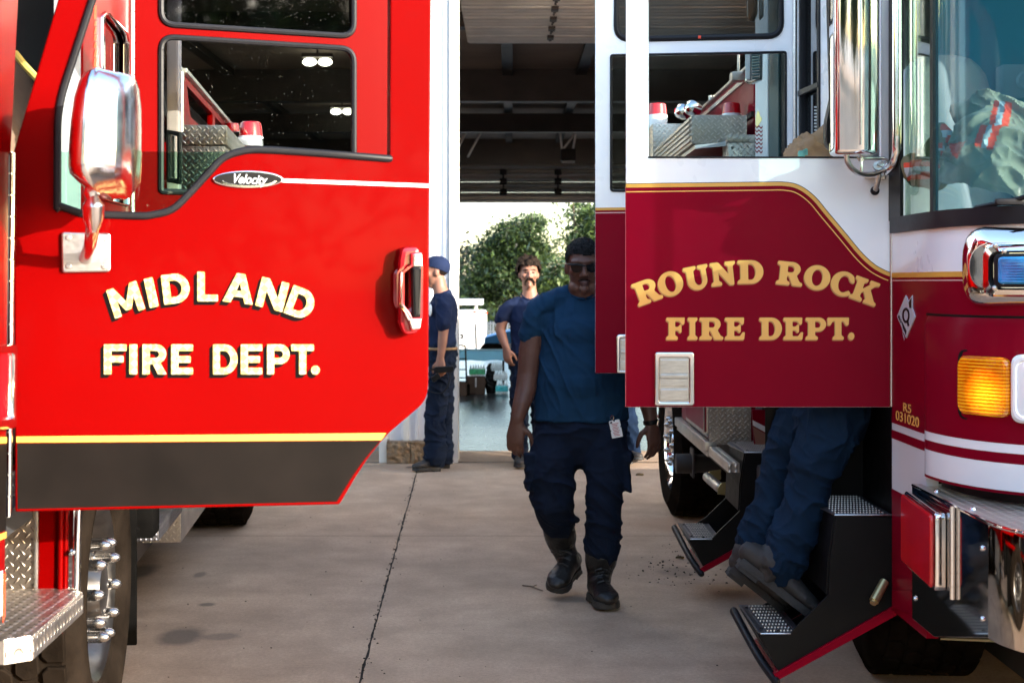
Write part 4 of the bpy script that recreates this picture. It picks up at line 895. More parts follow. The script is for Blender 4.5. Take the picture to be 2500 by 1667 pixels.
# ---- shell
m = MB(); rbox(m, -2.45, .0, 4.7, 7.55, 3.05, 3.15, .03); rbox(m, -2.45, -2.38, 5.1, 7.55, .6, 3.05); rbox(m, -2.38, -.02, 7.45, 7.55, .8, 3.05)
m.panel(SR, [[(1946, -330), (2030, -330), (2030, 1010), (1946, 1010)], rnd([(1953.5, -180, 3), (2003, -180, 3), (2003, 420, 3), (1953.5, 400, 3)])], -.04, 0, .003)
m.build('cab_body', white, mar_e)
m = MB(); rbox(m, -1.0, -.95, 5.15, 7.4, .5, 3.0); rbox(m, -2.3, -.05, 5.15, 7.4, .95, 1.0); rbox(m, -.95, -.05, 5.9, 5.96, .3, 1.6); rbox(m, -.9, -.02, 5.6, 6.6, .45, .95); m.build('cab_interior', dark_int, mar_e)
panel('side_window', SR, [rnd([(1953.5, -180, 3), (2003, -180, 3), (2003, 420, 3), (1953.5, 400, 3)]), rnd([(1957, -176, 3), (1998, -176, 3), (1998, 414, 3), (1957, 396, 3)])], -.03, .008, rubber, mar_e)
panel('window_glass', SR, [rnd([(1956, -178), (2000, -178), (2000, 416), (1956, 398)])], -.022, -.018, glassmat('dark side glass', (.18, .2, .22), .16), mar_e, .0005)
panel('window_slider', SR, [[(1953, 222), (2002, 200), (2002, 214), (1953, 236)]], -.005, .012, rubber, mar_e, .003)
m = MB()
for i in range(4):
    for j in range(8): m.panel(SR, [ell(1981 + i * 2.4, 262 + j * 8, .9, 2, 8)], -.016, -.013, .0005)
m.build('keypad', silver_tape, mar_e)
panel('window_sticker', SR, [[(1976, 332), (1993, 328), (1993, 344), (1976, 346)]], -.016, -.013, pm('blue sticker', (.10, .30, .70), .5), mar_e, .0005)
hinge(mar_e, SR.W(1944.5, -260, .008), SR.W(1944.5, 905, .008), .0085, 64, brushed, 'door_hinge')
# ---- front door
RD = Plane(1528, 5.25, 2175, 5.10)
df = sub('front_door', mar_e, 'open maroon and white front door lettered ROUND ROCK FIRE DEPT.')
wh = rnd([(1582, -200), (2149, -200), (2149, 385, 5), (1583, 385, 5)])
panel('door_skin', RD, [rnd([(1528, -240), (2176, -240), (2174, 994, 3), (1527, 994, 3)]), wh], -.05, 0, white, df, .005, 2)
st = smoothpath([(1528, 454), (1700, 452), (1860, 450), (1914, 450), (1950, 458), (1985, 483), (2018, 522), (2060, 572), (2100, 620), (2130, 648), (2155, 663), (2174, 671)], 8)
def offs(path, d):
    out = []
    for i, p in enumerate(path):
        a, b = path[max(i - 1, 0)], path[min(i + 1, len(path) - 1)]; t = Vector((b[0] - a[0], b[1] - a[1])).normalized()
        out.append((p[0] - t.y * d, p[1] + t.x * d))
    return out
lower = st + [(2173.2, 993), (1528.6, 993)]
panel('lower_paint', RD, [lower], .0002, .0010, maroon, df, .0002)
panel('lower_paint_edge', RD, [[(1526.6, 456), (1528.8, 456), (1528.8, 993), (1526.6, 993)]], -.048, .0004, pm('maroon door edge', (.42, .06, .08), .4, coat=.3), df, .0002)
def stripe(name, d0, d1, w, mat): panel(name, RD, [offs(st, d0) + list(reversed(offs(st, d1)))], w, w + .0005, mat, df, .0001)
stripe('gold_stripe', -4.5, 4.5, .0012, gold); stripe('pinstripe', 13.5, 16, .0012, gold_letter); stripe('stripe_edge', -6, -4.4, .0012, black)
panel('window_seal', RD, [[(1582, 382.5), (2149, 382.5), (2149, 386.5), (1582, 386.5)]], -.02, .003, rubber, df, .001)
hinge(df, RD.W(2177, -240, .004), RD.W(2176, 992, .004), .0052, 62, brushed)
arcR = 752.0; it = []
for ch, x, w in (('R', 1590, 64), ('O', 1645, 62), ('U', 1707, 61), ('N', 1769, 62), ('D', 1833, 63), ('R', 1926, 64), ('O', 1990, 64), ('C', 2050, 58), ('K', 2104, 68)):
    y, a = on_arc(1848, 692, arcR, x); it.append((ch, x, y, 57, w, a))
sign(RD, place(SERIF, it[:5], 5), df, gold_letter, gold_shade, (-4.5, 7)); sign(RD, place(SERIF, it[5:], 5), df, gold_letter, gold_shade, (-4.5, 7))
it = [(c, (a + b) / 2, 829, 54, b - a, 0) for c, a, b in (('F', 1627, 1672), ('I', 1679, 1703), ('R', 1708, 1766), ('E', 1770, 1819), ('D', 1854, 1909), ('E', 1913, 1961), ('P', 1967, 2017), ('T', 2020, 2073), ('.', 2071, 2086))]
sign(RD, place(SERIF, it[:4], 5), df, gold_letter, gold_shade, (-4.5, 7)); sign(RD, place(SERIF, it[4:], 5), df, gold_letter, gold_shade, (-4.5, 7))
def latch(pl, x0, x1, y0, y1, parent):
    w, h = x1 - x0, y1 - y0
    X = lambda f: x0 + w * f
    Y = lambda f: y0 + h * f
    panel('handle_bezel', pl, [rnd([(X(0), Y(0), 9), (X(1), Y(0), 9), (X(1), Y(1), 9), (X(0), Y(1), 9)]), rnd([(X(.13), Y(.10), 4), (X(.86), Y(.10), 4), (X(.86), Y(.93), 4), (X(.13), Y(.93), 4)])], 0, .012, chrome, parent, .005, 3)
    panel('handle_recess', pl, [[(X(.1), Y(.07)), (X(.9), Y(.07)), (X(.9), Y(.95)), (X(.1), Y(.95))]], .0002, .0016, brushed, parent, .0002)
    m = MB()
    for a, b, d in ((.14, .40, .004), (.415, .485, .010), (.5, .64, .003), (.69, .90, .006)): m.panel(pl, [rnd([(X(.15), Y(a), 2), (X(.84), Y(a), 2), (X(.84), Y(b), 2), (X(.15), Y(b), 2)])], .0018, .0018 + d, .002)
    m.build('door_handle', brushed, parent)
latch(RD, 1598, 1696, 859, 990, df)
# mirror
Ym = 4.82
def rsec(x0, x1, y0, y1, z, r=.02):
    return [V(x, y, z) for x, y in rnd([(x0, y1, .004), (x0, y0, r), ((x0 + x1) / 2, y0 - .018, .08), (x1, y0, r), (x1, y1, .004)], 5)]
xa, xb = P(2040, 0, Ym).x, P(2146, 0, Ym).x
zz = [P(0, y, Ym).z for y in (-220, 366, 373, 377)]
MB().rings([rsec(xa, xb, Ym, Ym + .10, zz[0]), rsec(xa, xb, Ym, Ym + .10, zz[1]), rsec(xa + .004, xb - .004, Ym + .003, Ym + .098, zz[2]), rsec(xa + .012, xb - .012, Ym + .012, Ym + .09, zz[3])]).build('mirror', chrome, df, sharp=50)
MB().box(V(P(2099, 0, Ym).x, Ym - .017, P(0, 74, Ym).z), (.006, .006, .78), bev=.002).build('mirror_seam', brushed, df)
pb_ = Plane(1990, 4.96, 2060, 4.96)
panel('mirror_back', pb_, [rnd([(2014, -260), (2042, -260), (2042, 372, 4), (2020, 364, 8), (2012, 345, 8), (2013, 300, 8), (2026, 240, 8), (2022, 100)])], -.02, .03, plastic_black, df, .002)
MB().tube(curved_tube([P(2190, -250, 4.95), P(2190, 100, 4.95), P(2190, 330, 4.95), P(2187, 385, 4.97), P(2177, 405, 5.0), P(2163, 418, 5.04)]), .0165, 16).build('mirror_arm', chrome, df)
m = MB().tube(curved_tube([P(2067, 380, 4.86), P(2070, 396, 4.87), P(2084, 415, 4.9), P(2108, 426, 4.96), P(2135, 424, 5.0), P(2160, 412, 5.03), P(2172, 400, 5.03)]), .0095, 12)
m.tube(curved_tube([P(2096, 387, 4.88), P(2140, 387, 4.93), P(2160, 388, 4.97), P(2167, 396, 5.02)]), .006, 10)
m.tube([P(2103, 376, 4.87), P(2103, 417, 4.87)], .0045, 8).cyl(P(2103, 388, 4.87), P(2103, 394, 4.87), .011, seg=6)
m.tube([P(2146, 428, 5.03), P(2138, 462, 5.06)], .010, 10).lathe([(.001, 0), (.016, 0), (.016, .012), (.001, .012)], P(2141, 408, 5.0), (0, -1, .3), 8).lathe([(.001, 0), (.011, 0), (.011, .02), (.001, .02)], P(2147, 404, 5.0), (0, -1, .3), 8)
m.build('mirror_bracket', brushed, df)
panel('bracket_plate', RD, [rnd([(2110, 428, 3), (2162, 426, 3), (2162, 440, 4), (2110, 437, 4)])], 0, .022, alum, df, .004)
MB().ball(P(2136, 466, 5.085), .0165).ball(P(2136, 466, 5.062), (.006, .006, .006)).build('rubber_bumper', rubber, df)
# ---- rear door
RR = Plane(1453, 6.72, 1943, 6.65)
db = sub('rear_door', mar_e)
u1 = rnd([(1505, -200), (1907, -200), (1907, 89, 34), (1505, 97, 34)]); u2 = rnd([(1492, 136, 5), (1918, 128, 5), (1918, 466, 7), (1492, 466, 7)])
panel('door_skin', RR, [rnd([(1453, -260), (1943, -260), (1943, 911, 3), (1453, 911, 3)]), u1, u2], -.05, 0, white, db, .004)
panel('lower_paint', RR, [[(1453.5, 511), (1942, 505), (1942, 910.5), (1453.5, 910.5)]], .0002, .001, maroon, db, .0002)
panel('gold_stripe', RR, [[(1453.5, 507.5), (1942, 501), (1942, 507), (1453.5, 514)]], .0012, .0018, gold, db, .0001)
panel('pinstripe', RR, [[(1453.5, 519), (1942, 513), (1942, 515), (1453.5, 521)]], .0012, .0018, thin_pink, db, .0001)
for k, wp in enumerate((u1, u2)):
    m = MB(); pts = [RR.W(x, y, .003) for x, y in wp]; m.limb([(p, .010 if k == 0 else .005, .014 if k == 0 else .006) for p in pts + pts[:2]], 8, ref=tuple(RR.n)); m.build('window_seal', rubber, db)
    panel('window_glass', RR, [wp], -.02, -.015, glass_clear if k else glass_dim, db, .0005)
panel('seal_chip', RR, [[(1704, 89), (1711, 89), (1711, 96), (1704, 96)]], .012, .016, orange_tape, db, .0005)
latch(RR, 1505, 1573, 816, 911, db)
# ---- nose: a swept wall along a rounded corner
NC = [(1.36, 5.09), (1.362, 4.9), (1.364, 4.69), (1.375, 4.55), (1.41, 4.42), (1.48, 4.30), (1.60, 4.20), (1.78, 4.13), (2.1, 4.09), (2.8, 4.07), (3.75, 4.07)]
NS = [Vector(p) for p in smoothpath(NC, 8)]
NL = [0.0]
for a, b in zip(NS, NS[1:]): NL.append(NL[-1] + (b - a).length)
def nose(s, off=0):
    s = max(0, min(s, NL[-1] - 1e-5))
    for i in range(len(NS) - 1):
        if NL[i + 1] >= s: break
    t = (s - NL[i]) / (NL[i + 1] - NL[i]); p = NS[i].lerp(NS[i + 1], t)
    d0 = (NS[min(i + 1, len(NS) - 1)] - NS[max(i - 1, 0)]).normalized(); d1 = (NS[min(i + 2, len(NS) - 1)] - NS[i]).normalized(); d = d0.lerp(d1, t).normalized()
    return p + Vector((d.y, -d.x)) * off
def s_of(px):
    lo, hi = 0, NL[-1]
    for _ in range(40):
        mid = (lo + hi) / 2; p = nose(mid)
        if HX + F * p.x / p.y < px: lo = mid
        else: hi = mid
    return lo
def zat(px, py): p = nose(s_of(px)); return CH - (py - HY) / F * p.y
def strip(m, s0, s1, z0, z1, o0, o1, n=None):
    n = n or max(2, int((s1 - s0) / .03)); rs = []
    for k in range(n + 1):
        s = s0 + (s1 - s0) * k / n; a, b = nose(s, o0), nose(s, o1)
        rs.append([V(a.x, a.y, z0), V(b.x, b.y, z0), V(b.x, b.y, z1), V(a.x, a.y, z1)])
    return m.rings(rs)
def nstrip(name, px0, px1, z0, z1, o0, o1, mat, parent=None):
    s1 = NL[-1] if px1 is None else s_of(px1)
    return strip(MB(), s_of(px0) if px0 else 0, s1, z0, z1, o0, o1).build(name, mat, parent or mar_e)
def pad_rings(sc, zc, hw, hh, prof, r=.04):
    out = []
    for k, off in prof:
        if k > 0: a, b = hw * k, hh * k
        else: a, b = hw + k, hh + k          # negative k: inset in metres
        rr = min(r, a * .9, b * .9); L = rnd([(-a, -b, rr * 1.7), (a, -b, rr * 1.7), (a, b, rr * 1.7), (-a, b, rr * 1.7)], 6)
        out.append([V(*nose(sc + x, off), zc + y) for x, y in L])
    return out
nstrip('nose_panel', None, None, 1.600, 1.80, -.04, 0, white)
nstrip('nose_panel', None, None, 1.09, 1.5995, -.04, 0, maroon)
nstrip('nose_panel', None, 2262, .805, 1.0899, -.04, 0, white)
nstrip('nose_panel', None, 2262, .40, .8049, -.04, 0, maroon)
nstrip('gold_stripe', None, 2400, 1.588, 1.605, .0005, .0015, gold)
nstrip('pinstripe', None, 2400, 1.576, 1.579, .0005, .0015, thin_pink)
nstrip('maroon_stripe', None, 2262, 1.0705, 1.092, .0005, .0013, maroon); nstrip('maroon_stripe', None, 2262, 1.015, 1.045, .0005, .0013, maroon); nstrip('maroon_stripe', None, 2262, .805, .834, .0005, .0013, maroon)
# raised lamp housing panel with a crowned top edge
s0 = s_of(2262); n = 30; rs = []
def hp(z0, z1, mat, name, o=.014, top=False):
    rs = []
    for k in range(n + 1):
        s = s0 + (NL[-1] - s0) * (k / n) ** 1.6; e = min(1, (s - s0) / .02); oo = o * (.35 + .65 * e)
        a, b = nose(s, 0.0006), nose(s, oo); c = nose(s, oo - .012) if top else b
        rs.append([V(*a, z0), V(*b, z0), V(*b, z1 - (.03 if top else 0)), V(*c, z1)] + [V(*a, z1)])
    return MB().rings(rs).build(name, mat, mar_e)
hp(1.0865, 1.462, maroon, 'lamp_panel', top=True); hp(1.0585, 1.086, white, 'lamp_panel'); hp(1.0275, 1.058, maroon, 'lamp_panel'); hp(.945, 1.027, white, 'lamp_panel'); hp(.936, .9445, maroon, 'lamp_panel')
nstrip('panel_gap', 2262, None, 1.4625, 1.470, -.002, .0015, black)
nstrip('dark_gap', 2262, None, .55, .935, -.10, -.05, black)
# windshield
nstrip('windshield_seal', 2183, None, 1.745, 1.80, .0006, .016, rubber)
MB().rings([[V(*nose(s, o), z) for s, o in ((0.0, .0005), (0.0, .012), (s_of(2206), .012), (s_of(2206), .0005))] for z in (1.79, 3.1)]).build('windshield_pillar', plastic_black, mar_e)
nstrip('corner_glass', 2206, 2274, 1.80, 3.08, -.012, -.006, glass_side)
MB().rings([[V(*nose(s, o), z) for s, o in ((s_of(2273), -.015), (s_of(2273), .004), (s_of(2280), .004), (s_of(2280), -.015))] for z in (1.80, 3.1)]).build('windshield_pillar', rubber, mar_e)
nstrip('windshield', 2280, None, 1.80, 3.08, -.012, -.006, glass_hazed)
nstrip('roof_band', None, None, 3.08, 3.2, -.05, .004, white)
m = MB(); m.prism([V(*nose(s, -.05), 1.74) for s in [NL[-1] * (k / 24) ** 1.5 for k in range(25)]] + [V(3.7, 5.05, 1.74), V(1.45, 5.05, 1.74)], (0, 0, .05)); m.build('dashboard', pm('blue grey dashboard', (.42, .50, .54), .6, var=.1), mar_e)
m = MB().span((1.75, 5.9, 1.0), (3.6, 5.98, 2.9), .03).span((1.55, 5.5, 1.0), (3.6, 5.55, 1.3)); m.build('cab_partition', pm('teal grey partition', (.06, .22, .27), .8, var=.15, vs=1.5), mar_e)
def seat_back(x):
    m = MB().limb([(V(x, 5.55, 1.3), .26, .10), (V(x, 5.62, 1.75), .27, .09), (V(x, 5.67, 2.2), .25, .08), (V(x, 5.68, 2.42), .17, .07)], 20); link('seat_back', m.remeshed(.03, 4), grey_int, mar_e)
seat_back(1.72); seat_back(2.75)
m = MB().span((2.0, 5.8, 2.32), (2.35, 5.89, 2.46), .01)
for k in (0, 1): m.lathe([(.03, 0), (.04, .012), (.03, .02), (.0001, .02)], V(2.09 + .16 * k, 5.8, 2.39), (0, -1, 0), 16)
m.build('radio_unit', grey_int, mar_e)
m = MB().tube([V(*nose(s, .01), z) for s, z in ((s_of(2390), 1.80), (s_of(2470), 1.815), (s_of(2560), 1.84), (s_of(2700), 1.9))], .008, 8)
m.box(V(*nose(s_of(2475), .012), 1.812), (.1, .03, .02), bev=.008); m.build('wiper', rubber, mar_e)
# lamps on the nose
sc = s_of(2366) + .25
pf2 = MB(); rs = pad_rings(sc, 1.618, .25, .122, [(1, .0), (1, .012), (-.006, .03), (-.02, .046), (-.05, .056), (-.056, .056)], .045); pf2.rings(rs); pf2.build('warning_light_housing', chrome, mar_e)
pf2 = MB().rings(pad_rings(s_of(2432) + .16, 1.606, .16, .078, [(1, .05), (1, .068), (-.006, .076), (-.02, .078), (-.024, .070), (-.026, .06)], .02)); pf2.build('warning_light_bezel', chrome, mar_e)
pf2 = MB().rings(pad_rings(s_of(2455) + .14, 1.606, .135, .05, [(1, .06), (1, .080), (-.006, .084), (-.014, .084)], .012)); pf2.build('warning_light_gasket', rubber, mar_e)
bl = s_of(2463) + .13
pf2 = MB().rings(pad_rings(bl, 1.606, .12, .04, [(1, .06), (1, .088), (-.004, .092), (-.012, .094)], .008))
for k in range(9): strip(pf2, bl - .11, bl + .11, 1.572 + k * .008, 1.576 + k * .008, .093, .0965)
pf2.build('warning_light_lens', lens_blue, mar_e)
for px, py in ((2461, 600), (2480, 614), (2480, 690), (2460, 703)): MB().lathe([(.0001, .008), (.006, .006), (.008, 0)], V(*nose(s_of(px), .078), zat(px, py)), (-.4, -.9, 0), 12).build('lamp_screw', brushed, mar_e)
sa, sb = s_of(2356), s_of(2474); za, zb = 1.165, 1.345
pf2 = MB().rings(pad_rings((sa + sb) / 2 + .15, 1.255, (sb - sa) / 2 + .165, .108, [(1, .010), (1, .0152), (-.004, .0156)], .02)); pf2.build('lamp_recess', black, mar_e)
pf2 = MB().rings(pad_rings((sa + sb) / 2, 1.255, (sb - sa) / 2, .090, [(1, .012), (.995, .026), (-.006, .034), (-.016, .036)], .018))
for k in range(17): strip(pf2, sa + .035, sb - .015, 1.175 + k * .0098, 1.1805 + k * .0098, .034, .0385)
pf2.build('turn_signal', lens_amber, mar_e)
t_ = lens_amber.node_tree; vd = N(t_, 'VectorMath', operation='DISTANCE'); t_.links.new(objco(t_), vd.inputs[0])
vd.inputs[1].default_value = V(*nose((sa + sb) / 2 + .018, .03), 1.235) - ORG[mar_e.name]      # the bulb behind the lens
em_ = math_(t_, 'POWER', math_(t_, 'MAXIMUM', math_(t_, 'SUBTRACT', 1, math_(t_, 'DIVIDE', vd.outputs['Value'], .085)), 0), 1.3)
t_.links.new(math_(t_, 'MULTIPLY_ADD', em_, .42, .015), t_.nodes['Principled BSDF'].inputs['Emission Strength'])
hs = s_of(2479)
pf2 = MB().rings(pad_rings(hs + .14, 1.255, .138, .102, [(1, .012), (1, .034), (-.008, .042), (-.016, .042), (-.020, .034)], .02)); pf2.build('headlight_bezel', white, mar_e)
pf2 = MB().rings(pad_rings(hs + .14, 1.255, .120, .084, [(1, .012), (1, .037), (-.01, .040)], .014)); pf2.build('headlight', head_lens, mar_e)
# emblem and fleet number on the flat part of the nose side
NP = Plane(2178, 5.09, 2262, 4.685)
panel('emblem', NP, [[(2193, 772), (2214, 721), (2221, 736), (2230, 721), (2230, 752), (2237.5, 773), (2215, 825)]], .0005, .005, silver_tape, mar_e, .001)
panel('emblem_mark', NP, [ell(2215.5, 770, 9, 19, 24), ell(2215.5, 770, 5.2, 12.5, 24)], .0052, .006, plastic_black, mar_e, .0001)
m = MB().panel(NP, [[(2217, 782), (2221, 780), (2224, 795), (2220, 797)]], .0052, .006, .0001).panel(NP, [[(2196, 774), (2198.5, 768), (2217, 808), (2215.5, 818)]], .0052, .0056, .0001).panel(NP, [[(2222, 738), (2229, 727), (2229, 752), (2224, 752)]], .0052, .0056, .0001)
m.build('emblem_band', plastic_black, mar_e)
lq = textmesh('QUANTUM', NP, 2206, 800, 9, .0062, 0, 1.6, .01, -1.05); link('emblem_lettering', lq, silver_tape, mar_e)
for tx, py, sz, wd in (('R5', 1009, 30, 1.05), ('031020', 1036.5, 34, .92)):
    u0, v0 = NP.uv(2217, py); me = textmesh(tx, NP, 2217, py - 3, sz, .0035, 0, wd * 2.1, .012); link('fleet_number', me, gold_letter, mar_e)
# ---- bumper
BP = [(1.33, 4.73), (1.33, 3.97), (1.345, 3.88), (1.40, 3.78), (1.52, 3.71), (1.75, 3.67), (2.4, 3.64), (3.7, 3.64)]
bs_ = Flat((1.33, 4.73, 0), (0, -1, 0), (0, 0, 1))
panel('bumper_side', bs_, [rnd([(0, .455, .01), (0, .895), (.76, .895), (.76, .58), (.25, .455, .01)])], -.012, 0, dark_chrome, mar_e, .002)
bc_ = [Vector(p) for p in smoothpath(BP[1:], 8)]
MB().rings([[V(p.x, p.y, .578), V(p.x, p.y, .62), V(p.x, p.y, .885), V(p.x + .004, p.y + .004, .899), V(p.x + .012, p.y + .012, .899), V(p.x + .012, p.y + .012, .578)] for p in bc_]).build('bumper', dark_chrome, mar_e)
ptop = [V(p[0] + .004, p[1] + .002, .893) for p in BP[:1]] + [V(p.x + .013, p.y + .013, .893) for p in bc_] + [V(3.7, 4.2, .893), V(1.6, 4.35, .893), V(1.45, 4.73, .893)]
MB().prism(ptop, (0, 0, .008)).build('bumper_tread', grip_lite, mar_e)
MB().tube([V(1.331, 4.72, .899)] + [V(p.x + .003, p.y + .003, .899) for p in bc_], .006, 8).build('bumper_trim', chrome, mar_e)
m = MB()
for y in (4.55, 4.2): m.lathe([(.0001, .008), (.008, .006), (.011, 0)], V(1.36, y, .901), (0, 0, 1), 12)
for y, z in ((4.69, .53), (4.02, .62), (4.02, .82)): m.lathe([(.0001, .008), (.007, .006), (.009, 0)], V(1.33, y, z), (-1, 0, 0), 12)
m.build('bumper_bolt', chrome, mar_e)
MB().span((1.8, 2.85, .12), (3.6, 3.62, 1.28), .04).build('sun_block', dark_chrome, mar_e)  # unseen block added ahead of the bumper to keep sun off the ground
# red lamp on the bumper side
bl_ = Flat((1.329, 4.72, 0), (0, -1, 0), (0, 0, 1))
def zz_(Y, py): return CH - (py - HY) / F * Y
ml = sub('side_marker_lamp', mar_e)
R4 = [(.02, .645, .02), (.37, .625, .02), (.37, .865, .02), (.02, .885, .02)]
panel('bezel', bl_, [rnd(R4)], .0, .034, chrome, ml, .006, 2)
panel('lens', bl_, [rnd([(.028, .653, .02), (.362, .633, .02), (.362, .857, .02), (.028, .877, .02)])], .034, .048, lens_red, ml, .007, 2)
hinge(mar_e, V(1.322, 4.27, .62), V(1.322, 4.27, .90), .008, 7, chrome, 'bumper_hinge')
# ---- fold-out step wells
def stepwell(y0, dx, depth, parent):
    A = [(1.163, .733), (1.362, .73), (1.365, .402), (.955, .178), (.888, .308), (.994, .308), (1.030, .349), (1.135, .4506), (1.14, .577)]
    pl = Flat((dx, y0, 0), (1, 0, 0), (0, 0, 1))
    panel('step_well', pl, [A], -.012, 0, black, parent, .0012); panel('step_well', pl, [[(1.163, .728), (1.36, .725), (1.36, .41), (.96, .19), (.893, .303), (.96, .303), (1.03, .349), (1.135, .4506), (1.14, .577)]], -depth, -depth + .012, black, parent, .0012)
    m = MB()
    def plate(a, b, th=.006, y0_=y0 + .012, y1_=None):
        y1_ = y1_ or y0 + depth - .012; d = V(b[0] - a[0], 0, b[1] - a[1]).normalized(); nn = V(-d.z, 0, d.x) * th
        m.prism([V(dx + a[0], y0_, a[1]), V(dx + b[0], y0_, b[1]), V(dx + b[0], y0_, b[1]) + nn, V(dx + a[0], y0_, a[1]) + nn], (0, y1_ - y0_, 0))
    plate((1.14, .577), (1.163, .729)); plate((1.135, .4506), (1.14, .577)); plate((.962, .185), (.893, .304)); plate((.955, .178), (1.36, .40))
    m.build('step_liner', black, parent)
    for x0, x1, z in ((1.130, 1.362, .735), (.885, 1.032, .310)):
        t = MB(); p = Flat((dx, y0, z), (1, 0, 0), (0, 1, 0)); out = [(x0 + .028, .0), (x1, .0), (x1, depth), (x0 + .02, depth), (x0, depth - .07), (x0, depth * .55)] if z > .5 else [(x0 + .008, 0), (x0 + .112, 0), (x1 + .01, .05), (x1 + .01, depth), (x0, depth), (x0, .02)]
        panel('step_tread', p, [out], -.001, .005, grip, parent, .001)
        e = MB()
        for r_ in range(9):
            yy = .03 + r_ * (depth - .06) / 8; L_ = [V(dx + x0 + .03, y0 + yy, z + .0055), V(dx + x1 - .02, y0 + yy, z + .0055)]
            q = int((L_[1] - L_[0]).length / .011)
            for c in range(q): e.lathe([(.0046, 0), (.0036, .004), (.001, .0045)], L_[0].lerp(L_[1], (c + .5) / q), (0, 0, 1), 6)
        e.build('grip_stud', alum, parent)
        MB().tube([V(dx + out[0][0], y0 - .001, z + .003), V(dx + out[1][0] - (.0 if z > .5 else 0), y0 - .001, z + .003)], .003, 6).build('step_edge', brushed, parent)
    m = MB(); a, b = V(dx + .950, y0 - .012, .148), V(dx + 1.425, y0 - .012, .408); d = (b - a).normalized(); nn = V(-d.z, 0, d.x)
    m.prism([a, b, b + nn * .034, a + nn * .026], (0, depth + .02, 0)); m.build('step_skirt', maroon, parent)
    MB().tube(curved_tube([V(dx + .945, y0 - .01, .145), V(dx + .905, y0 + .12, .20), V(dx + .862, y0 + depth - .02, .295)], 6), .016, 12).build('step_bumper_tube', rubber, parent)
    MB().cyl(V(dx + 1.335, y0 - .004, .50), V(dx + 1.285, y0 - .05, .44), .017, .017, 16).cyl(V(dx + 1.287, y0 - .048, .442), V(dx + 1.28, y0 - .056, .434), .012, .012, 14).build('step_latch', brass, parent)
    m = MB()
    for x, y in ((1.18, .05), (1.175, depth - .06), (.905, .06), (.905, depth - .06), (.96, .03)): m.lathe([(.0001, .005), (.005, .004), (.007, 0)], V(dx + x, y0 + y, .741 if x > 1.1 else .316), (0, 0, 1), 10)
    m.build('step_bolt', plastic_black, parent)
stepwell(5.10, 0, .45, mar_e); stepwell(6.98, -.017, .45, mar_e)
MB().panel(Plane(2170, 5.088, 2262, 4.7), [[(2178, 1440), (2226, 1440), (2228, 1500), (2178, 1482)]], -.03, .001, .001).build('lower_sill', maroon, mar_e)
panel('chassis_plate', Plane(2270, 4.6, 2450, 4.2), [[(2296, 1556), (2500, 1562), (2500, 1570), (2296, 1561)]], -.5, 0, brass, mar_e, .001)
MB().span((.99, 5.560, .40), (1.95, 5.566, 1.35)).span((1.36, 5.12, .42), (1.37, 5.56, .72)).build('step_back', black, mar_e)
MB().span((1.372, 5.11, .42), (1.40, 6.5, 1.35)).build('wheel_arch', black, mar_e)
wheel(mar_e, V(1.42, 5.78, .54), V(-1, .06, 0), .54, .40, .29, 30, 5, 10, .157, brushed)
wheel(mar_e, V(3.75, 5.74, .54), V(1, 0, 0), .54, .34, .29, 20, 3, 0, .157, brushed)
wheel(mar_e, V(1.06, 9.63, .50), TRn, .50, .34, .33, 34, 5, 10, .15, chrome)
wheel(mar_e, V(3.75, 9.63, .50), -TRn, .50, .34, .29, 20, 3, 0, .15, chrome)
# ---- pump body behind the cab
m = MB().span((1.068, 7.66, .72), (3.7, 8.95, 2.2), .01).span((1.068, 8.95, 1.05), (3.7, 10.15, 2.2), .01).span((1.068, 10.12, .50), (3.7, 10.5, .60), .01)
sp_ = Flat((1.06, 8.6, 0), (0, -1, 0), (0, 0, 1))
m.panel(sp_, [rnd([(.03, .76, .02), (.90, .76, .02), (.90, 1.75, .02), (.03, 1.75, .02)])], .0, .012, .004)
m.build('pump_body', maroon, mar_e)
MB().tube([V(1.045, 7.73, .76), V(1.045, 7.73, 1.7)], .006, 8).panel(sp_, [rnd([(.0, .74, .02), (.92, .74, .02), (.92, 1.77, .02), (0, 1.77, .02)]), rnd([(.03, .76, .02), (.90, .76, .02), (.90, 1.75, .02), (.03, 1.75, .02)])], -.004, .008).build('locker_door_frame', alum, mar_e)
MB().span((1.035, 7.64, .665), (1.10, 9.05, .715), .004).span((1.05, 7.64, .635), (1.10, 9.05, .664), .003).build('rub_rail', alum, mar_e)
panel('diamond_panel', Flat((1.06, 7.645, 0), (1, 0, 0), (0, 0, 1)), [[(.0, .70), (.225, .70), (.225, 1.9), (0, 1.9)]], -.012, 0, diamond_big, mar_e, .001)
MB().span((1.30, 7.4, .3), (1.9, 7.6, 2.2)).build('pump_panel', dark_int, mar_e)
m = MB().prism([V(1.055, 6.94, .645), V(1.110, 6.94, .645), V(1.110, 7.63, .645), V(1.055, 7.63, .645)], (0, 0, .045)); m.build('running_board', grip_lite, mar_e)
panel('stripe_panel', Plane(1830, 7.3, 1880, 7.3), [[(1836, 1000), (1868, 1000), (1868, 1090), (1842, 1090)]], -.02, 0, maroon, mar_e, .002); panel('white_stripe', Plane(1830, 7.3, 1880, 7.3), [[(1837, 1025), (1868, 1041), (1868, 1055), (1838, 1038)]], .0005, .0015, white, mar_e, .0002)
panel('copper_patch', Plane(1830, 7.3, 1880, 7.3), [[(1838, 1041), (1868, 1058), (1870, 1088), (1845, 1088)]], .0005, .0012, pm('worn pinkish panel', (.36, .16, .11), .5), mar_e, .0002)
MB().tube([P(1921, 985, 7.0), P(1917, 1076, 7.0)], .011, 10).build('grab_rail', alum, mar_e)
m = MB().cyl(P(1650, 1131, 8.9), P(1700, 1131, 8.9), .062, seg=24).cyl(P(1649.5, 1131, 8.9), P(1652, 1131, 8.9), .05, seg=24)
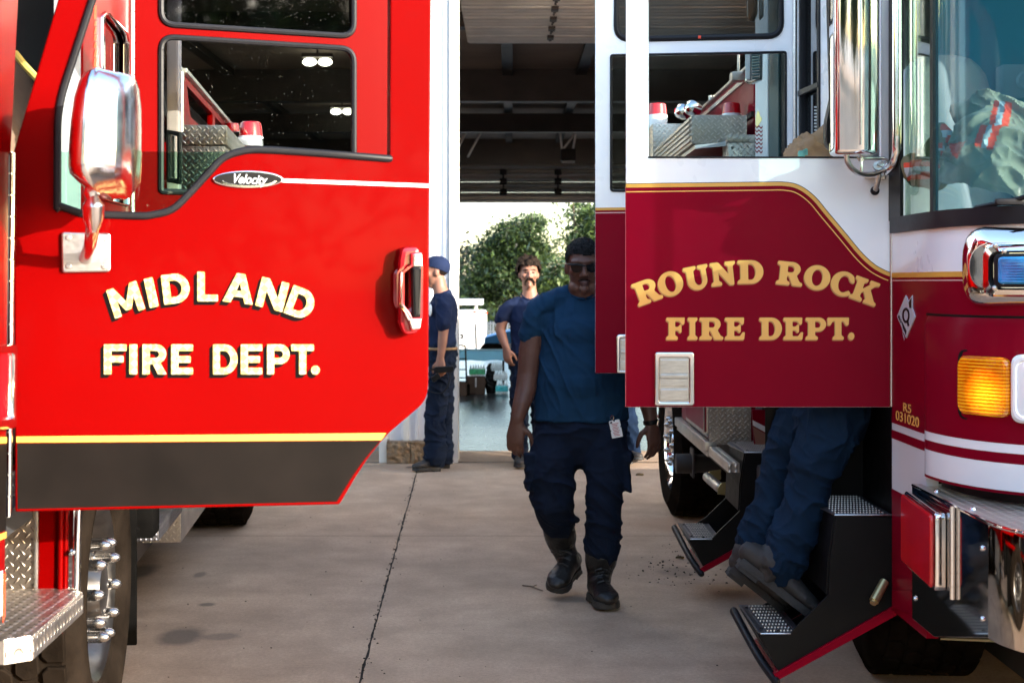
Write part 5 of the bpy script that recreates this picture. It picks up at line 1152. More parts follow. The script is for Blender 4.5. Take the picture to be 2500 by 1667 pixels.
m.box(P(1690, 1128, 8.88), (.012, .16, .18), bev=.01).cyl(P(1700, 1131, 8.9), P(1760, 1131, 8.9), .058, seg=20); m.build('exhaust_pipe', steel_dark, mar_e)
m = MB().tube([P(1727, 1164, 8.3), P(1757, 1190, 7.8)], .028, 14); m.build('drain_pipe', alum, mar_e)
m = MB().panel(Plane(1700, 7.75, 1800, 7.75), [rnd([(1752, 1192, 4), (1762, 1178, 4), (1790, 1176), (1790, 1210), (1752, 1206)])], -.01, 0).panel(Plane(1700, 8.3, 1800, 8.3), [rnd([(1722, 1166, 3), (1732, 1150, 4), (1760, 1146), (1760, 1170), (1726, 1180)])], -.01, 0); m.build('pipe_bracket', brass, mar_e)
m = MB().span((1.2, 6.2, .5), (3.4, 10.4, .68), .02).span((1.9, 4.8, .10), (3.4, 9.0, .499)); m.build('chassis_and_shade_box', steel_dark, mar_e)  # lower box added to stop sunlight passing under the truck
MB().span((1.30, 7.7, .72), (1.5, 8.9, 1.0)).build('under_tank', steel_dark, mar_e)
# upper works seen through the rear door window
MB().span((.962, 7.62, 2.312), (1.258, 9.9, 2.467), .004).build('hose_locker', diamond, mar_e)
m = MB()
for k in range(5): m.span((.950, 7.64, 2.325 + k * .028), (.9615, 9.88, 2.340 + k * .028), .003)
m.build('locker_rib', alum, mar_e)
MB().span((1.125, 7.40, 2.0), (1.40, 7.6, 2.298), .003).span((1.12, 7.395, 2.30), (1.40, 7.605, 2.338), .003).build('side_locker', diamond, mar_e)
MB().cyl(V(1.145, 7.39, 2.27), V(1.145, 7.402, 2.27), .008, .008, 12).build('locker_lock', chrome, mar_e)
MB().prism([V(.98, 7.61, 2.305), V(1.12, 7.45, 2.305), V(1.12, 7.45, 2.33), V(.98, 9.8, 2.305)], (0, 0, -.02)).build('locker_flange', alum, mar_e)
m = MB().span((1.316, 7.75, 2.2), (1.36, 10.14, 2.757), .004); m.build('hose_bed_wall', maroon, mar_e)
MB().span((1.298, 7.7, 2.758), (1.37, 10.14, 2.775), .003).span((1.304, 7.72, 2.70), (1.314, 10.14, 2.725)).build('top_rail', alum, mar_e)
MB().span((1.298, 7.72, 2.47), (1.315, 10.14, 2.50)).build('body_recess', black, mar_e)
def beacon(c, r, h, base, parent):
    b = sub('beacon', parent)
    MB().lathe([(.0001, h), (r * .80, h * .99), (r * .88, h * .93), (r * .94, h * .5), (r, 0)], c, (0, 0, 1), 28).build('lens', lens_red, b)
    MB().lathe([(r * 1.02, .006), (r * 1.04, 0), (r * 1.02, -base), (.001, -base)], c, (0, 0, 1), 28).build('beacon_base', white, b)
beacon(P(1604, 284, 9.8), .070, .085, .085, mar_e); beacon(P(1786, 281, 8.0), .052, .066, .012, mar_e)
MB().span((.94, 9.5, 2.4), (1.20, 10.14, P(0, 314, 9.8).z), .004).build('rear_locker', diamond, mar_e)
m = MB()
for c, r in ((P(1676, 276, 9.6), .05), (P(1700, 268, 9.4), .05)): m.lathe([(.0001, .0), (r * .5, .0), (r, .03), (r * 1.02, .05), (r, .10), (r * .6, .13), (.001, .14)], c, (-.5, -1, 0), 22)
m.tube([P(1690, 275, 9.5), P(1690, 300, 9.5)], .012, 8); m.build('spot_lamp', chrome, mar_e)
m = MB().cyl(P(1803, 180, 8.0), P(1803, 130, 8.0), .007, seg=8).box(P(1799, 189, 8.0), (.07, .1, .05), bev=.006).cyl(P(1734, 245, 9.2), P(1734, 234, 9.2), .012, seg=10); m.build('antenna', alum, mar_e)
panel('cab_corner_post', Plane(1843, 7.32, 1876, 7.26), [[(1843, -250), (1876, -250), (1876, 990), (1843, 990)]], -.05, 0, white, mar_e, .006)
panel('door_frame', Plane(1876, 7.2, 1916, 7.0), [[(1876, -250), (1900, -250), (1900, 995), (1876, 995)]], -.05, 0, pm('dark teal trim', (.035, .085, .09), .5), mar_e, .004)
panel('door_frame', Plane(1900, 7.1, 1930, 7.0), [[(1901, -250), (1922, -250), (1922, 995), (1901, 995)]], -.05, 0, rubber, mar_e, .004)
pq = Plane(1820, 7.2, 1865, 7.16); lm = sub('scene_lamp', mar_e)
panel('lamp_housing', pq, [rnd([(1823, 128, 3), (1861, 124, 3), (1860, 196, 4), (1832, 209, 6), (1822, 202, 4)])], -.02, .03, dark_chrome, lm, .008)
panel('lens', pq, [rnd([(1825, 133, 3), (1838, 132, 3), (1837, 198, 3), (1825, 196, 3)])], .031, .045, head_lens, lm, .003)
m = MB()
for k in range(9): m.panel(pq, [[(1841, 136 + k * 7), (1859, 134 + k * 7), (1859, 138 + k * 7), (1841, 140 + k * 7)]], .031, .040)
m.build('lamp_fin', pm('teal grey fin', (.08, .16, .17), .4), lm)
panel('amber_lamp', Plane(1820, 7.15, 1865, 7.1), [rnd([(1828, -60, 6), (1852, -66, 6), (1850, 35, 6), (1840, 57, 6), (1829, 48, 6)])], -.01, .04, pm('dim amber lens', (.25, .09, .02), .2, coat=.5), mar_e, .01)
panel('amber_lamp_bracket', Plane(1820, 7.16, 1865, 7.14), [rnd([(1853, -60), (1864, -60), (1864, 40, 4), (1853, 50, 4)])], -.03, .03, alum, mar_e, .006)
fp = Plane(1843, 7.32, 1876, 7.26); m = MB()
for k in range(7):
    y = 304 + k * 10; pts = smoothpath([(1844, y), (1848, y + 6), (1853, y + 2), (1858, y + 7), (1862, y + 3)], 4)
    m.panel(fp, [pts + [(x, yy + 4.5) for x, yy in reversed(pts)]], .0005, .0015, .0001)
m.build('flag_stripe', flag_red, mar_e)
m = MB().panel(fp, [[(1845, 300), (1846, 282), (1850, 270), (1854, 274), (1856, 284), (1861, 290), (1858, 298), (1852, 306), (1847, 312)]], .0005, .0015, .0001); m.build('eagle_print', brass, mar_e)
# ---- turnout coats inside the cab (each rests in the truck: a thing of its own)
def inpoly(x, y, L):
    c = False; n = len(L)
    for i in range(n):
        (x1, y1), (x2, y2) = L[i], L[i - 1]
        if (y1 > y) != (y2 > y) and x < (x2 - x1) * (y - y1) / (y2 - y1) + x1: c = not c
    return c
def patches(me, polys):
    for p in me.polygons:
        c = p.center; X, Y = HX + F * c.x / c.y, HY - F * (c.z - CH) / c.y
        for L, k in polys:
            if inpoly(X, Y, L): p.material_index = k; break
def setmats(o, mats, idx):
    o.data.materials.clear()
    for m in mats: o.data.materials.append(m)
    o.data.polygons.foreach_set('material_index', idx); o.data.update()
def coat(name, mb, polys, mats, label, voxel=.012, rough=.016):
    me = mb.remeshed(voxel, 4, rough, 8); patches(me, polys); idx = [p.material_index for p in me.polygons]
    o = link(name, me, mats); setmats(o, mats, idx); return tag(o, label, 'coat', None)
m = MB()
Yc = 4.78
m.limb([(P(2365, 275, Yc + .1), .05, .05), (P(2400, 270, Yc + .08), .075, .07), (P(2450, 290, Yc + .05), .085, .08), (P(2530, 330, Yc), .09, .09), (P(2620, 380, Yc), .08, .09)], 16)
m.limb([(P(2370, 330, Yc), .05, .07), (P(2420, 345, Yc - .05), .09, .09), (P(2500, 385, Yc - .08), .09, .09), (P(2600, 410, Yc - .08), .08, .08)], 16)
m.limb([(P(2315, 420, Yc - .02), .035, .05), (P(2360, 390, Yc - .06), .06, .08), (P(2430, 405, Yc - .10), .07, .09), (P(2520, 425, Yc - .10), .05, .09)], 16)
m.ball(P(2440, 360, Yc), (.16, .10, .13)).ball(P(2340, 400, Yc), (.06, .07, .06)).ball(P(2400, 310, Yc + .06), (.07, .07, .11))
T_ = [([(2428, 246), (2440, 246), (2428, 306), (2414, 306)], 1), ([(2440, 246), (2455, 248), (2444, 308), (2428, 306)], 2), ([(2455, 248), (2473, 250), (2462, 310), (2444, 308)], 1),
      ([(2394, 306), (2411, 306), (2393, 360), (2376, 354)], 1), ([(2411, 306), (2425, 305), (2407, 364), (2393, 360)], 2), ([(2425, 305), (2446, 304), (2422, 368), (2407, 364)], 1),
      ([(2296, 302), (2325, 302), (2326, 312), (2296, 318)], 1), ([(2316, 352), (2358, 345), (2336, 390), (2324, 378)], 1)]
coat('turnout_coat', m, T_, [coat_tan, orange_tape, silver_tape], 'tan turnout coat with orange and silver bands, lying behind the teal windshield', .0065)
m = MB().limb([(P(2215, 405, 4.95), .03, .05), (P(2245, 418, 4.92), .055, .06), (P(2285, 425, 4.88), .06, .06), (P(2318, 415, 4.84), .04, .05)], 14).limb([(P(2262, 380, 4.9), .03, .04), (P(2280, 350, 4.9), .03, .04), (P(2300, 335, 4.9), .03, .04), (P(2312, 330, 4.9), .02, .03)], 12).ball(P(2292, 385, 4.9), (.035, .05, .08)).limb([(P(2300, 312, 4.9), .02, .03), (P(2318, 345, 4.9), .022, .03), (P(2328, 385, 4.88), .03, .03)], 12)
T_ = [([(2204, 398), (2240, 391), (2306, 402), (2300, 414), (2240, 404), (2208, 413)], 1), ([(2214, 432), (2255, 420), (2292, 424), (2288, 441), (2255, 436), (2216, 442)], 1), ([(2206, 413), (2240, 404), (2300, 414), (2292, 424), (2255, 420), (2214, 432)], 2),
      ([(2286, 348), (2300, 347), (2304, 358), (2290, 362)], 1), ([(2290, 362), (2304, 358), (2310, 368), (2296, 372)], 2), ([(2296, 372), (2310, 368), (2316, 382), (2302, 384)], 1), ([(2294, 304), (2326, 302), (2326, 318), (2296, 320)], 1), ([(2298, 320), (2326, 318), (2324, 332), (2304, 334)], 2), ([(2304, 334), (2324, 332), (2334, 352), (2314, 356)], 1)]
coat('turnout_coat', m, T_, [pm('olive turnout cloth', (.22, .20, .11), .85, bmp=.25, bs=70), orange_tape, silver_tape], 'olive turnout sleeve with wide orange cuffs, bunched up by the windshield corner', .009, .006)
m = MB().limb([(P(1935, 420, 5.95), .06, .09), (P(1960, 380, 5.95), .07, .1), (P(1985, 362, 5.95), .065, .1), (P(2020, 358, 5.95), .06, .1), (P(2050, 366, 5.95), .06, .1)], 16).ball(P(2000, 420, 5.95), (.14, .12, .14))
coat('turnout_coat', m, [([(1945, 372), (1968, 362), (1975, 378), (1960, 388), (1948, 388)], 1)], [coat_brown, pm('teal patch', (.10, .30, .24), .7)], 'brown turnout coat with a teal patch, above the sill of the maroon door')

# ---------------------------------------------------------------- people
def hand(m, W, d, n, t, s=1.0, curl=(.25, .35, .25), spread=.0):
    d, n, t = d.normalized(), n.normalized(), t.normalized()
    m.limb([(W - d * .02 * s, .030 * s, .024 * s), (W + d * .03 * s, .039 * s, .021 * s), (W + d * .065 * s, .044 * s, .018 * s), (W + d * .09 * s, .041 * s, .014 * s)], 14, ref=tuple(t))
    for i, L in enumerate((.078, .088, .080, .062)):
        b = W + d * (.086 - .004 * (i == 3)) * s + t * (.0305 - .0205 * i) * s; a = 0; pts = [(b - d * .012 * s, .0098 * s, .0098 * s)]
        for k, f in enumerate((.45, .32, .23)):
            a += curl[k] * (1 + .18 * i); dd = (d * math.cos(a) + n * math.sin(a) + t * (.10 - .07 * i) * spread).normalized()
            b = b + dd * L * f * s; r = (.0092, .0084, .0072)[k] * s; pts.append((b, r, r))
        m.limb(pts, 9, ref=tuple(t))
    b = W + d * .022 * s + t * .030 * s; pts = [(b - t * .012 * s, .016 * s, .016 * s)]
    for k, (L, v) in enumerate(((.042, d * .75 + t * .62 + n * .3), (.034, d * .95 + t * .28 + n * .35), (.026, d * 1 + t * .05 + n * .4))):
        b = b + v.normalized() * L * s; r = (.0125, .0108, .0085)[k] * s; pts.append((b, r, r))
    m.limb(pts, 10, ref=tuple(t))
def headmat(yaw, pitch=0, roll=0):
    """columns: right of the face, forward, up; yaw 0 looks at the camera"""
    return Matrix.Rotation(yaw, 3, 'Z') @ Matrix.Rotation(roll, 3, 'Y') @ Matrix.Rotation(pitch, 3, 'X') @ Matrix(((-1, 0, 0), (0, -1, 0), (0, 0, 1)))
def head(m, c, M, s=1.0, jaw=1.0):
    Q = lambda x, y, z: c + M @ V(x, y, z) * s
    r_ = tuple(M @ V(1, 0, 0))
    m.ball(Q(0, -.015, .036), (.077 * s, .097 * s, .084 * s), M, 24)
    m.limb([(Q(0, .004, .032), .071 * s, .083 * s), (Q(0, .006, 0), .069 * s, .082 * s), (Q(0, .008, -.035), .064 * s * jaw, .078 * s), (Q(0, .013, -.07), .055 * s * jaw, .068 * s), (Q(0, .022, -.10), .040 * s * jaw, .050 * s), (Q(0, .03, -.115), .026 * s * jaw, .034 * s)], 22, ref=r_)
    m.limb([(Q(0, .080, .014), .010 * s, .011 * s), (Q(0, .096, -.012), .0115 * s, .012 * s), (Q(0, .104, -.032), .0145 * s, .012 * s)], 12, ref=r_)
    for k in (-1, 1):
        m.ball(Q(k * .0135, .094, -.037), .0105 * s); m.ball(Q(k * .040, .058, -.020), .027 * s); m.ball(Q(k * .078, -.008, -.012), (.011 * s, .020 * s, .033 * s), M)
        m.limb([(Q(0, .083, .026), .010 * s, .010 * s), (Q(k * .025, .081, .029), .011 * s, .010 * s), (Q(k * .052, .060, .024), .010 * s, .010 * s)], 10, ref=tuple(M @ V(0, 0, 1)))
    m.ball(Q(0, .086, -.0635), (.025 * s, .011 * s, .0065 * s), M); m.ball(Q(0, .084, -.0745), (.021 * s, .0115 * s, .0075 * s), M)
    m.ball(Q(0, .076, -.101), .022 * s)
    return Q
def haircap(Q, M, s, parent, mat, line, rad=(.083, .104, .094), rough=.003, freq=60, seed=0, name='hair', nseg=72):
    bm = bmesh.new(); bmesh.ops.create_uvsphere(bm, u_segments=nseg, v_segments=nseg * 2 // 3, radius=1)
    kill = []
    for f in bm.faces:
        c = f.calc_center_median(); x, y, z = c.x * rad[0], c.y * rad[1] - .018, c.z * rad[2] + .038
        if z < line(x, y) + noise.noise(V(x, y, z) * 70) * .006: kill.append(f)
    bmesh.ops.delete(bm, geom=kill, context='FACES')
    for v in bm.verts:
        d = v.co.copy(); p = V(d.x * rad[0], d.y * rad[1] - .018, d.z * rad[2] + .038)
        h = noise.noise(p * freq + V(seed, 0, 0)) * rough + abs(noise.noise(p * freq * .45 + V(seed, 4, 0))) * rough * 1.6
        p += d.normalized() * h; v.co = Q(*p)
    me = bpy.data.meshes.new('h'); bm.to_mesh(me); bm.free(); return link(name, me, mat, parent, sharp=80)
def boot(parent, shin, ankle, heel, toe, mat, up=None, s=1.0, shaft=.062, vox=.007, lace=True, smat=None):
    f = (toe - heel); L = f.length; f.normalize(); side = f.cross(V(0, 0, 1)).normalized() if not up else f.cross(up).normalized(); u = side.cross(f).normalized()
    m = MB(); w = .043 * s
    sec = [(.02, .034, .045), (.15, .040, .052), (.35, .039, .056), (.55, .043, .046), (.75, .050, .036), (.90, .045, .030), (.97, .032, .024)]
    rs = []
    for k, a, h in sec:
        c = heel + f * L * k + u * (.018 + h * .62) * s; rs.append((c, a * s, h * .80 * s))
    m.limb(rs, 18, ref=tuple(side))
    m.limb([(heel + f * L * .27 + u * .06 * s, .045 * s, .052 * s), (ankle, .048 * s, .054 * s), (ankle.lerp(shin, .5), shaft * .95, shaft), (shin, shaft, shaft * 1.02)], 18, ref=tuple(side))
    b = link('boot', m.remeshed(vox, 5, .0016, 26), mat, parent)
    so = MB(); out = [(.0, .030), (.10, .040), (.30, .038), (.48, .037), (.68, .050), (.85, .049), (.96, .034), (1.0, .012)]
    ring = [heel + f * L * (k - .01) * 1.02 + side * a * s for k, a in out] + [heel + f * L * (k - .01) * 1.02 - side * a * s for k, a in reversed(out)]
    so.rings([[p for p in ring], [p + u * .012 * s for p in ring], [p + u * .024 * s - (p - (heel + f * L * .5)) * .03 for p in ring]])
    so.box(heel + f * L * .13 - u * .006 * s, (.07 * s, L * .24, .012), Matrix((side, f, u)).transposed(), .003)
    link('sole', so.mesh(), smat or sole_m, parent, sharp=50)
    if lace:
        lc = MB()
        for k in range(5):
            t = .60 - .075 * k; c = heel + f * L * t + u * (.082 + .02 * k) * s if k < 3 else ankle.lerp(shin, .18 * (k - 2)) + f * (shaft * .98)
            lc.tube([c - side * .022 * s, c + u * .008 * s + f * .003, c + side * .022 * s], .0035 * s, 6)
        lc.build('bootlace', lace_m, parent)
    return b
def neckline(me, e, ymid):
    """opens the collar of a shirt: removes the cloth inside an ellipse round the throat"""
    bm = bmesh.new(); bm.from_mesh(me); kill = []
    for f in bm.faces:
        c = f.calc_center_median(); X, Y = HX + F * c.x / c.y, HY - F * (c.z - CH) / c.y
        if ((X - e[0]) / e[2]) ** 2 + ((Y - e[1]) / (e[3] if c.y < ymid + .03 else e[3] * .35)) ** 2 < 1: kill.append(f)
    bmesh.ops.delete(bm, geom=kill, context='FACES'); bm.to_mesh(me); bm.free(); return me
# ---- the man walking between the trucks
YF = 7.02
def J(px, py, dy=0): return P(px, py, YF + dy)
man = empty('person', V(J(1420, 0).x, 6.98, 0), 'man in sunglasses, blue tee shirt and cargo trousers walking between the fire trucks', 'person')
M = headmat(0, R(7)); eye = J(1424, 649, .0); S = 1.06
m = MB(); Q = head(m, eye, M, S, 1.08)
m.limb([(Q(0, -.03, -.06), .062, .066), (J(1421, 712, .03), .073, .074), (J(1420, 740, .05), .078, .072)], 18)
for k, sx in ((-1, 0), (1, 0)): m.ball(Q(k * .035, .03, -.098), .034)
m.limb([(J(1420, 752, .05), .10, .075), (J(1420, 800, .04), .18, .11), (J(1419, 900, .02), .19, .13), (J(1418, 1000, .02), .19, .13), (J(1418, 1050, .02), .17, .12)], 20)
for a in ([(1306, 795, .03, .054), (1295, 850, .03, .058), (1289, 915, .02, .053), (1283, 955, 0, .052), (1272, 990, -.03, .044), (1263, 1024, -.05, .033)], [(1538, 795, .05, .054), (1550, 850, .08, .058), (1563, 915, .10, .052), (1574, 955, .09, .051), (1583, 990, .06, .043), (1589, 1026, .04, .033)]):
    m.limb([(J(x, y, d), r, r * 1.06) for x, y, d, r in a], 16)
m.limb([(J(1375, 752, .04), .045, .045), (J(1312, 785, .03), .05, .05)], 14); m.limb([(J(1470, 752, .05), .045, .045), (J(1530, 785, .05), .05, .05)], 14)
for a in ([(1365, 1050, .02), (1348, 1215, -.01), (1356, 1250, .06)], [(1472, 1050, 0), (1476, 1215, -.05), (1472, 1290, -.03)]): m.limb([(J(x, y, d), .05, .05) for x, y, d in a], 14)
hand(m, J(1262, 1030, -.05), V(-.10, -.06, -1), V(.45, .9, 0), V(1, -.35, .1), 1.12, (.22, .38, .3), .5)
hand(m, J(1590, 1032, .04), V(.16, -.05, -1), V(-.75, .65, .1), V(-.75, -.6, .15), 1.12, (.18, .3, .3), .9)
me = m.remeshed(.0052, 5, .0008, 40); ids = []
for p in me.polygons:
    l = M.inverted() @ (p.center - eye) / S; ids.append(1 if abs(l.x) < .025 and -.083 < l.z < -.058 and l.y > .085 else 0)
o = link('body', me, [skin_dark, lips_dark], man); setmats(o, [skin_dark, lips_dark], ids)
haircap(Q, M, S, man, hair_black, lambda x, y: .060 if y > .045 else (.060 - (.045 - y) / .05 * .058 if y > -.005 else (-.0 - min(1, (-.005 - y) / .05) * .055)), (.0815, .102, .092), .0045, 120, 3)
g = MB()
for k in (-1, 1):
    pl = Flat(Q(k * .035, .1, .001), M @ V(-1, .18 * k, 0), M @ V(0, 0, 1))
    g.panel(pl, [rnd([(-.030, .016, .008), (.030, .016, .008), (.028, -.012, .018), (.006, -.024, .018), (-.024, -.016, .018)])] if k < 0 else [rnd([(-.030, .016, .008), (.030, .016, .008), (.024, -.016, .018), (-.006, -.024, .018), (-.028, -.012, .018)])], -.002, .004, .0015)
g.build('sunglasses_lens', sunglass, man)
g = MB().tube([Q(-.070, .075, .014), Q(-.036, .102, .0185), Q(0, .106, .012), Q(.036, .102, .0185), Q(.070, .075, .014)], .0042, 8)
for k in (-1, 1): g.tube([Q(k * .070, .075, .014), Q(k * .081, .04, .013), Q(k * .083, -.02, .008)], .0032, 8)
g.build('sunglasses_frame', plastic_black, man)
MB().limb([(Q(-.026, .088, -.060), .003, .003), (Q(-.012, .0965, -.053), .0045, .003), (Q(0, .0985, -.0515), .004, .003), (Q(.012, .0965, -.053), .0045, .003), (Q(.026, .088, -.060), .003, .003)], 8).build('mustache', hair_black, man)
m = MB()
m.limb([(J(1418, 1024, .02), .236, .166), (J(1418, 1012, .02), .232, .164), (J(1418, 985, .02), .228, .165), (J(1418, 930, .02), .222, .170), (J(1420, 860, .03), .214, .158), (J(1421, 805, .04), .208, .142), (J(1421, 765, .05), .185, .115), (J(1420, 735, .055), .12, .09), (J(1420, 708, .06), .085, .078)], 28, cap=False)
for sgn, pts in ((-1, [(1390, 724, .05, .055), (1347, 739, .04, .060), (1313, 760, .035, .060), (1303, 785, .03, .062), (1297, 816, .03, .064)]), (1, [(1450, 724, .05, .055), (1493, 739, .05, .060), (1527, 760, .05, .060), (1537, 785, .05, .062), (1543, 816, .06, .064)])):
    m.limb([(J(x, y, d), r, r * 1.1) for x, y, d, r in pts], 18)
m.ball(J(1330, 782, .035), .068).ball(J(1508, 782, .05), .068).ball(J(1420, 815, -.005), (.175, .125, .11)); m.ball(J(1418, 940, -.03), (.17, .13, .14))
link('shirt', neckline(m.remeshed(.007, 2, .0085, 6.5, (1, 1, .75)), (1420, 698, 35, 34), J(1420, 0, .05).y), blue_shirt, man)
cl = [J(1420, 700, .055) + V(math.cos(a) * .076, math.sin(a) * .082 - .01 * max(0, -math.sin(a)), -.064 * max(0, -math.sin(a)) ** 1.2 + .004) for a in [2 * math.pi * k / 30 for k in range(32)]]
MB().tube(cl, .0065, 8).build('collar', blue_shirt, man)
m = MB()
m.limb([(J(1418, 1010, .02), .220, .148), (J(1418, 1035, .02), .232, .154), (J(1418, 1062, .02), .232, .15), (J(1418, 1085, .02), .20, .135)], 24)
legs = ([(1360, 1050, .02, .122), (1350, 1125, .0, .126), (1347, 1180, -.02, .112), (1346, 1222, -.01, .100), (1355, 1255, .06, .092), (1363, 1276, .10, .090)], [(1474, 1050, 0, .118), (1477, 1125, -.04, .115), (1478, 1180, -.06, .098), (1477, 1222, -.06, .086), (1472, 1290, -.04, .086), (1469, 1338, -.02, .092)])
for l in legs: m.limb([(J(x, y, d), r, r * 1.05) for x, y, d, r in l], 22)
m.box(J(1293, 1150, -.03), (.035, .14, .19), Matrix.Rotation(R(4), 3, 'Y'), .012).box(J(1290, 1116, -.03), (.045, .15, .05), Matrix.Rotation(R(4), 3, 'Y'), .012)
m.box(J(1528, 1150, -.05), (.035, .14, .19), Matrix.Rotation(R(-4), 3, 'Y'), .012).box(J(1531, 1116, -.05), (.045, .15, .05), Matrix.Rotation(R(-4), 3, 'Y'), .012)
for (x, y, d, r) in ((1358, 1270, .09, .097), (1367, 1262, .07, .095), (1470, 1326, -.02, .097), (1475, 1308, -.03, .090)): m.lathe([(r * .8, -.014), (r, -.008), (r * 1.01, .008), (r * .8, .016)], J(x, y, d), (.15, .1, 1), 22)
link('trousers', m.remeshed(.007, 2, .011, 6.5, (.8, .8, 1.3)), navy_trouser, man)
boot(man, J(1364, 1290, .12), J(1377, 1342, .20), J(1402, 1388, .24), J(1352, 1446, .02), leather, V(-.2, -.72, .68), 1.25, .082)
boot(man, J(1469, 1345, -.02), J(1464, 1400, .02), V(J(1452, 0, .05).x, 7.05, .014), V(J(1487, 0, -.2).x, 6.78, .014), leather, None, 1.28, .082)
w = MB().lathe([(.036, -.011), (.0385, -.008), (.0385, .008), (.036, .011)], J(1589, 1030, .04), V(.16, 0, -1), 20); w.build('watch_strap', plastic_black, man)
MB().box(J(1606, 1030, .03), (.012, .036, .038), Matrix.Rotation(R(9), 3, 'Y'), .005).build('watch_case', dark_chrome, man)
# id badge clipped to the pocket
bp = Plane(1480, 6.83, 1530, 6.83)
idb = empty('id_badge', J(1503, 1060, -.2), 'white printed id badge hanging at the walking man\'s trouser pocket', 'badge')
def rot(pts, cx, cy, a): return [(cx + (x - cx) * math.cos(a) - (y - cy) * math.sin(a), cy + (x - cx) * math.sin(a) + (y - cy) * math.cos(a)) for x, y in pts]
ra = R(-11)
panel('card', bp, [rot(rnd([(1490, 1025, 2), (1501, 1025), (1501, 1028), (1505, 1028), (1505, 1025), (1516, 1025, 2), (1517, 1040), (1514.5, 1043), (1517, 1046), (1517, 1068, 2), (1490, 1068, 2), (1490, 1052), (1492, 1049), (1490, 1046)]), 1503, 1046, ra)], 0, .002, paper, idb, .0003)
m = MB()
for k in range(9): m.panel(bp, [rot([(1495 + (k % 3), 1033 + k * 3.6), (1512 - (k * 2 % 5), 1033 + k * 3.6), (1512 - (k * 2 % 5), 1034.5 + k * 3.6), (1495 + (k % 3), 1034.5 + k * 3.6)], 1503, 1046, ra)], .0021, .0024, .00005)
m.build('printed_lines', ink_red, idb)
panel('printed_mark', bp, [rot([(1492, 1028), (1497, 1027), (1498, 1031), (1493, 1032)], 1503, 1046, ra)], .0021, .0024, plastic_black, idb, .00005)
MB().tube([bp.W(1494, 1024, .0), bp.W(1490, 1019, .004), bp.W(1494, 1013, .002), bp.W(1499, 1018, .004), bp.W(1496, 1025, .002)], .0022, 8).build('clip', chrome, idb)

# ---- background firefighters
def figure(label, Yb, px, yaw, J_, shirt, trouser, skin, hairmat, hairline, beard=None, cap=False, bootmat=leather_dusty, lbl_parts=None):
    pass
YM_ = 12.15
def K(px, py, dy=0): return P(px, py, YM_ + dy)
mu = empty('person', V(K(1290, 0).x, YM_, .005), 'curly haired man with a dark horseshoe mustache and navy tee shirt, walking from the bay', 'person')
M = headmat(R(4), R(-3)); eye = K(1291, 668); S = 1.02; m = MB(); Q = head(m, eye, M, S)
m.limb([(Q(0, -.03, -.06), .058, .062), (K(1293, 712, .02), .062, .064), (K(1293, 730, .03), .085, .075)], 16)
m.limb([(K(1293, 738, .03), .11, .08), (K(1293, 800, .02), .15, .10), (K(1293, 880, .02), .14, .10)], 16)
m.limb([(K(1244, 752, .02), .042, .042), (K(1228, 778, .01), .052, .054), (K(1221, 805, 0), .046, .048), (K(1228, 828, -.03), .040, .042), (K(1235, 846, -.06), .030, .030)], 14)
m.limb([(K(1342, 752, .02), .042, .042), (K(1356, 778, .03), .052, .054), (K(1362, 808, .04), .044, .046), (K(1360, 848, .06), .030, .030)], 14)
hand(m, K(1236, 850, -.06), V(.12, -.1, -1), V(.6, .8, 0), V(.75, -.5, .1), 1.05, (.3, .45, .35), .3); hand(m, K(1360, 852, .06), V(0, 0, -1), V(-.6, .8, 0), V(-.75, -.5, 0), 1.05, (.3, .4, .3), .3)
for a in ([(1275, 900, .02), (1271, 1005, -.03), (1270, 1100, 0)], [(1312, 900, .02), (1316, 1005, .08), (1318, 1095, .25)]): m.limb([(K(*p), .055, .055) for p in a], 12)
link('body', m.remeshed(.008, 4), skin_lite, mu)
haircap(Q, M, S, mu, hair_brown, lambda x, y: .062 if y > .05 else (.062 - (.05 - y) / .05 * .07 if y > 0 else -.02 - min(1, -y / .05) * .05), (.095, .112, .112), .020, 46, 5)
g = MB().limb([(Q(-.037, .076, -.098), .008, .010), (Q(-.035, .084, -.072), .011, .010), (Q(-.016, .104, -.051), .0125, .011), (Q(.016, .104, -.051), .0125, .011), (Q(.035, .084, -.072), .011, .010), (Q(.037, .076, -.098), .008, .010)], 8); g.build('mustache', hair_brown, mu)
g = MB()
for k in (-1, 1): g.limb([(Q(k * .014, .092, .024), .004, .004), (Q(k * .032, .091, .029), .005, .004), (Q(k * .05, .076, .024), .004, .004)], 8)
g.build('eyebrow', hair_brown, mu)
g = MB()
for k in (-1, 1): g.ball(Q(k * .031, .084, .004), (.013 * S, .006, .006 * S), M)
g.build('eye', plastic_black, mu)
m = MB().limb([(K(1292, 866, .02), .165, .12), (K(1293, 820, .02), .160, .12), (K(1294, 780, .02), .172, .125), (K(1294, 750, .03), .165, .11), (K(1294, 734, .03), .12, .085), (K(1293, 723, .03), .085, .072)], 22, cap=False)
for pts in ([(1270, 737, .03, .05), (1246, 747, .02, .058), (1232, 763, .015, .060), (1225, 777, .01, .064)], [(1316, 737, .03, .05), (1340, 747, .03, .058), (1353, 763, .03, .060), (1357, 777, .03, .064)]): m.limb([(K(x, y, d), r, r * 1.05) for x, y, d, r in pts], 16)
link('shirt', neckline(m.remeshed(.009, 4, .008, 6), (1293, 714, 19, 17), K(1293, 0, .02).y), navy_shirt, mu)
MB().tube([K(1293, 716, .03) + V(math.cos(a) * .070, math.sin(a) * .086, -.052 * max(0, -math.sin(a)) ** 1.2) for a in [2 * math.pi * k / 24 for k in range(26)]], .007, 6).build('collar', navy_shirt, mu)
m = MB().limb([(K(1292, 862, .02), .165, .12), (K(1292, 895, .02), .175, .125), (K(1292, 915, .02), .15, .115)], 20)
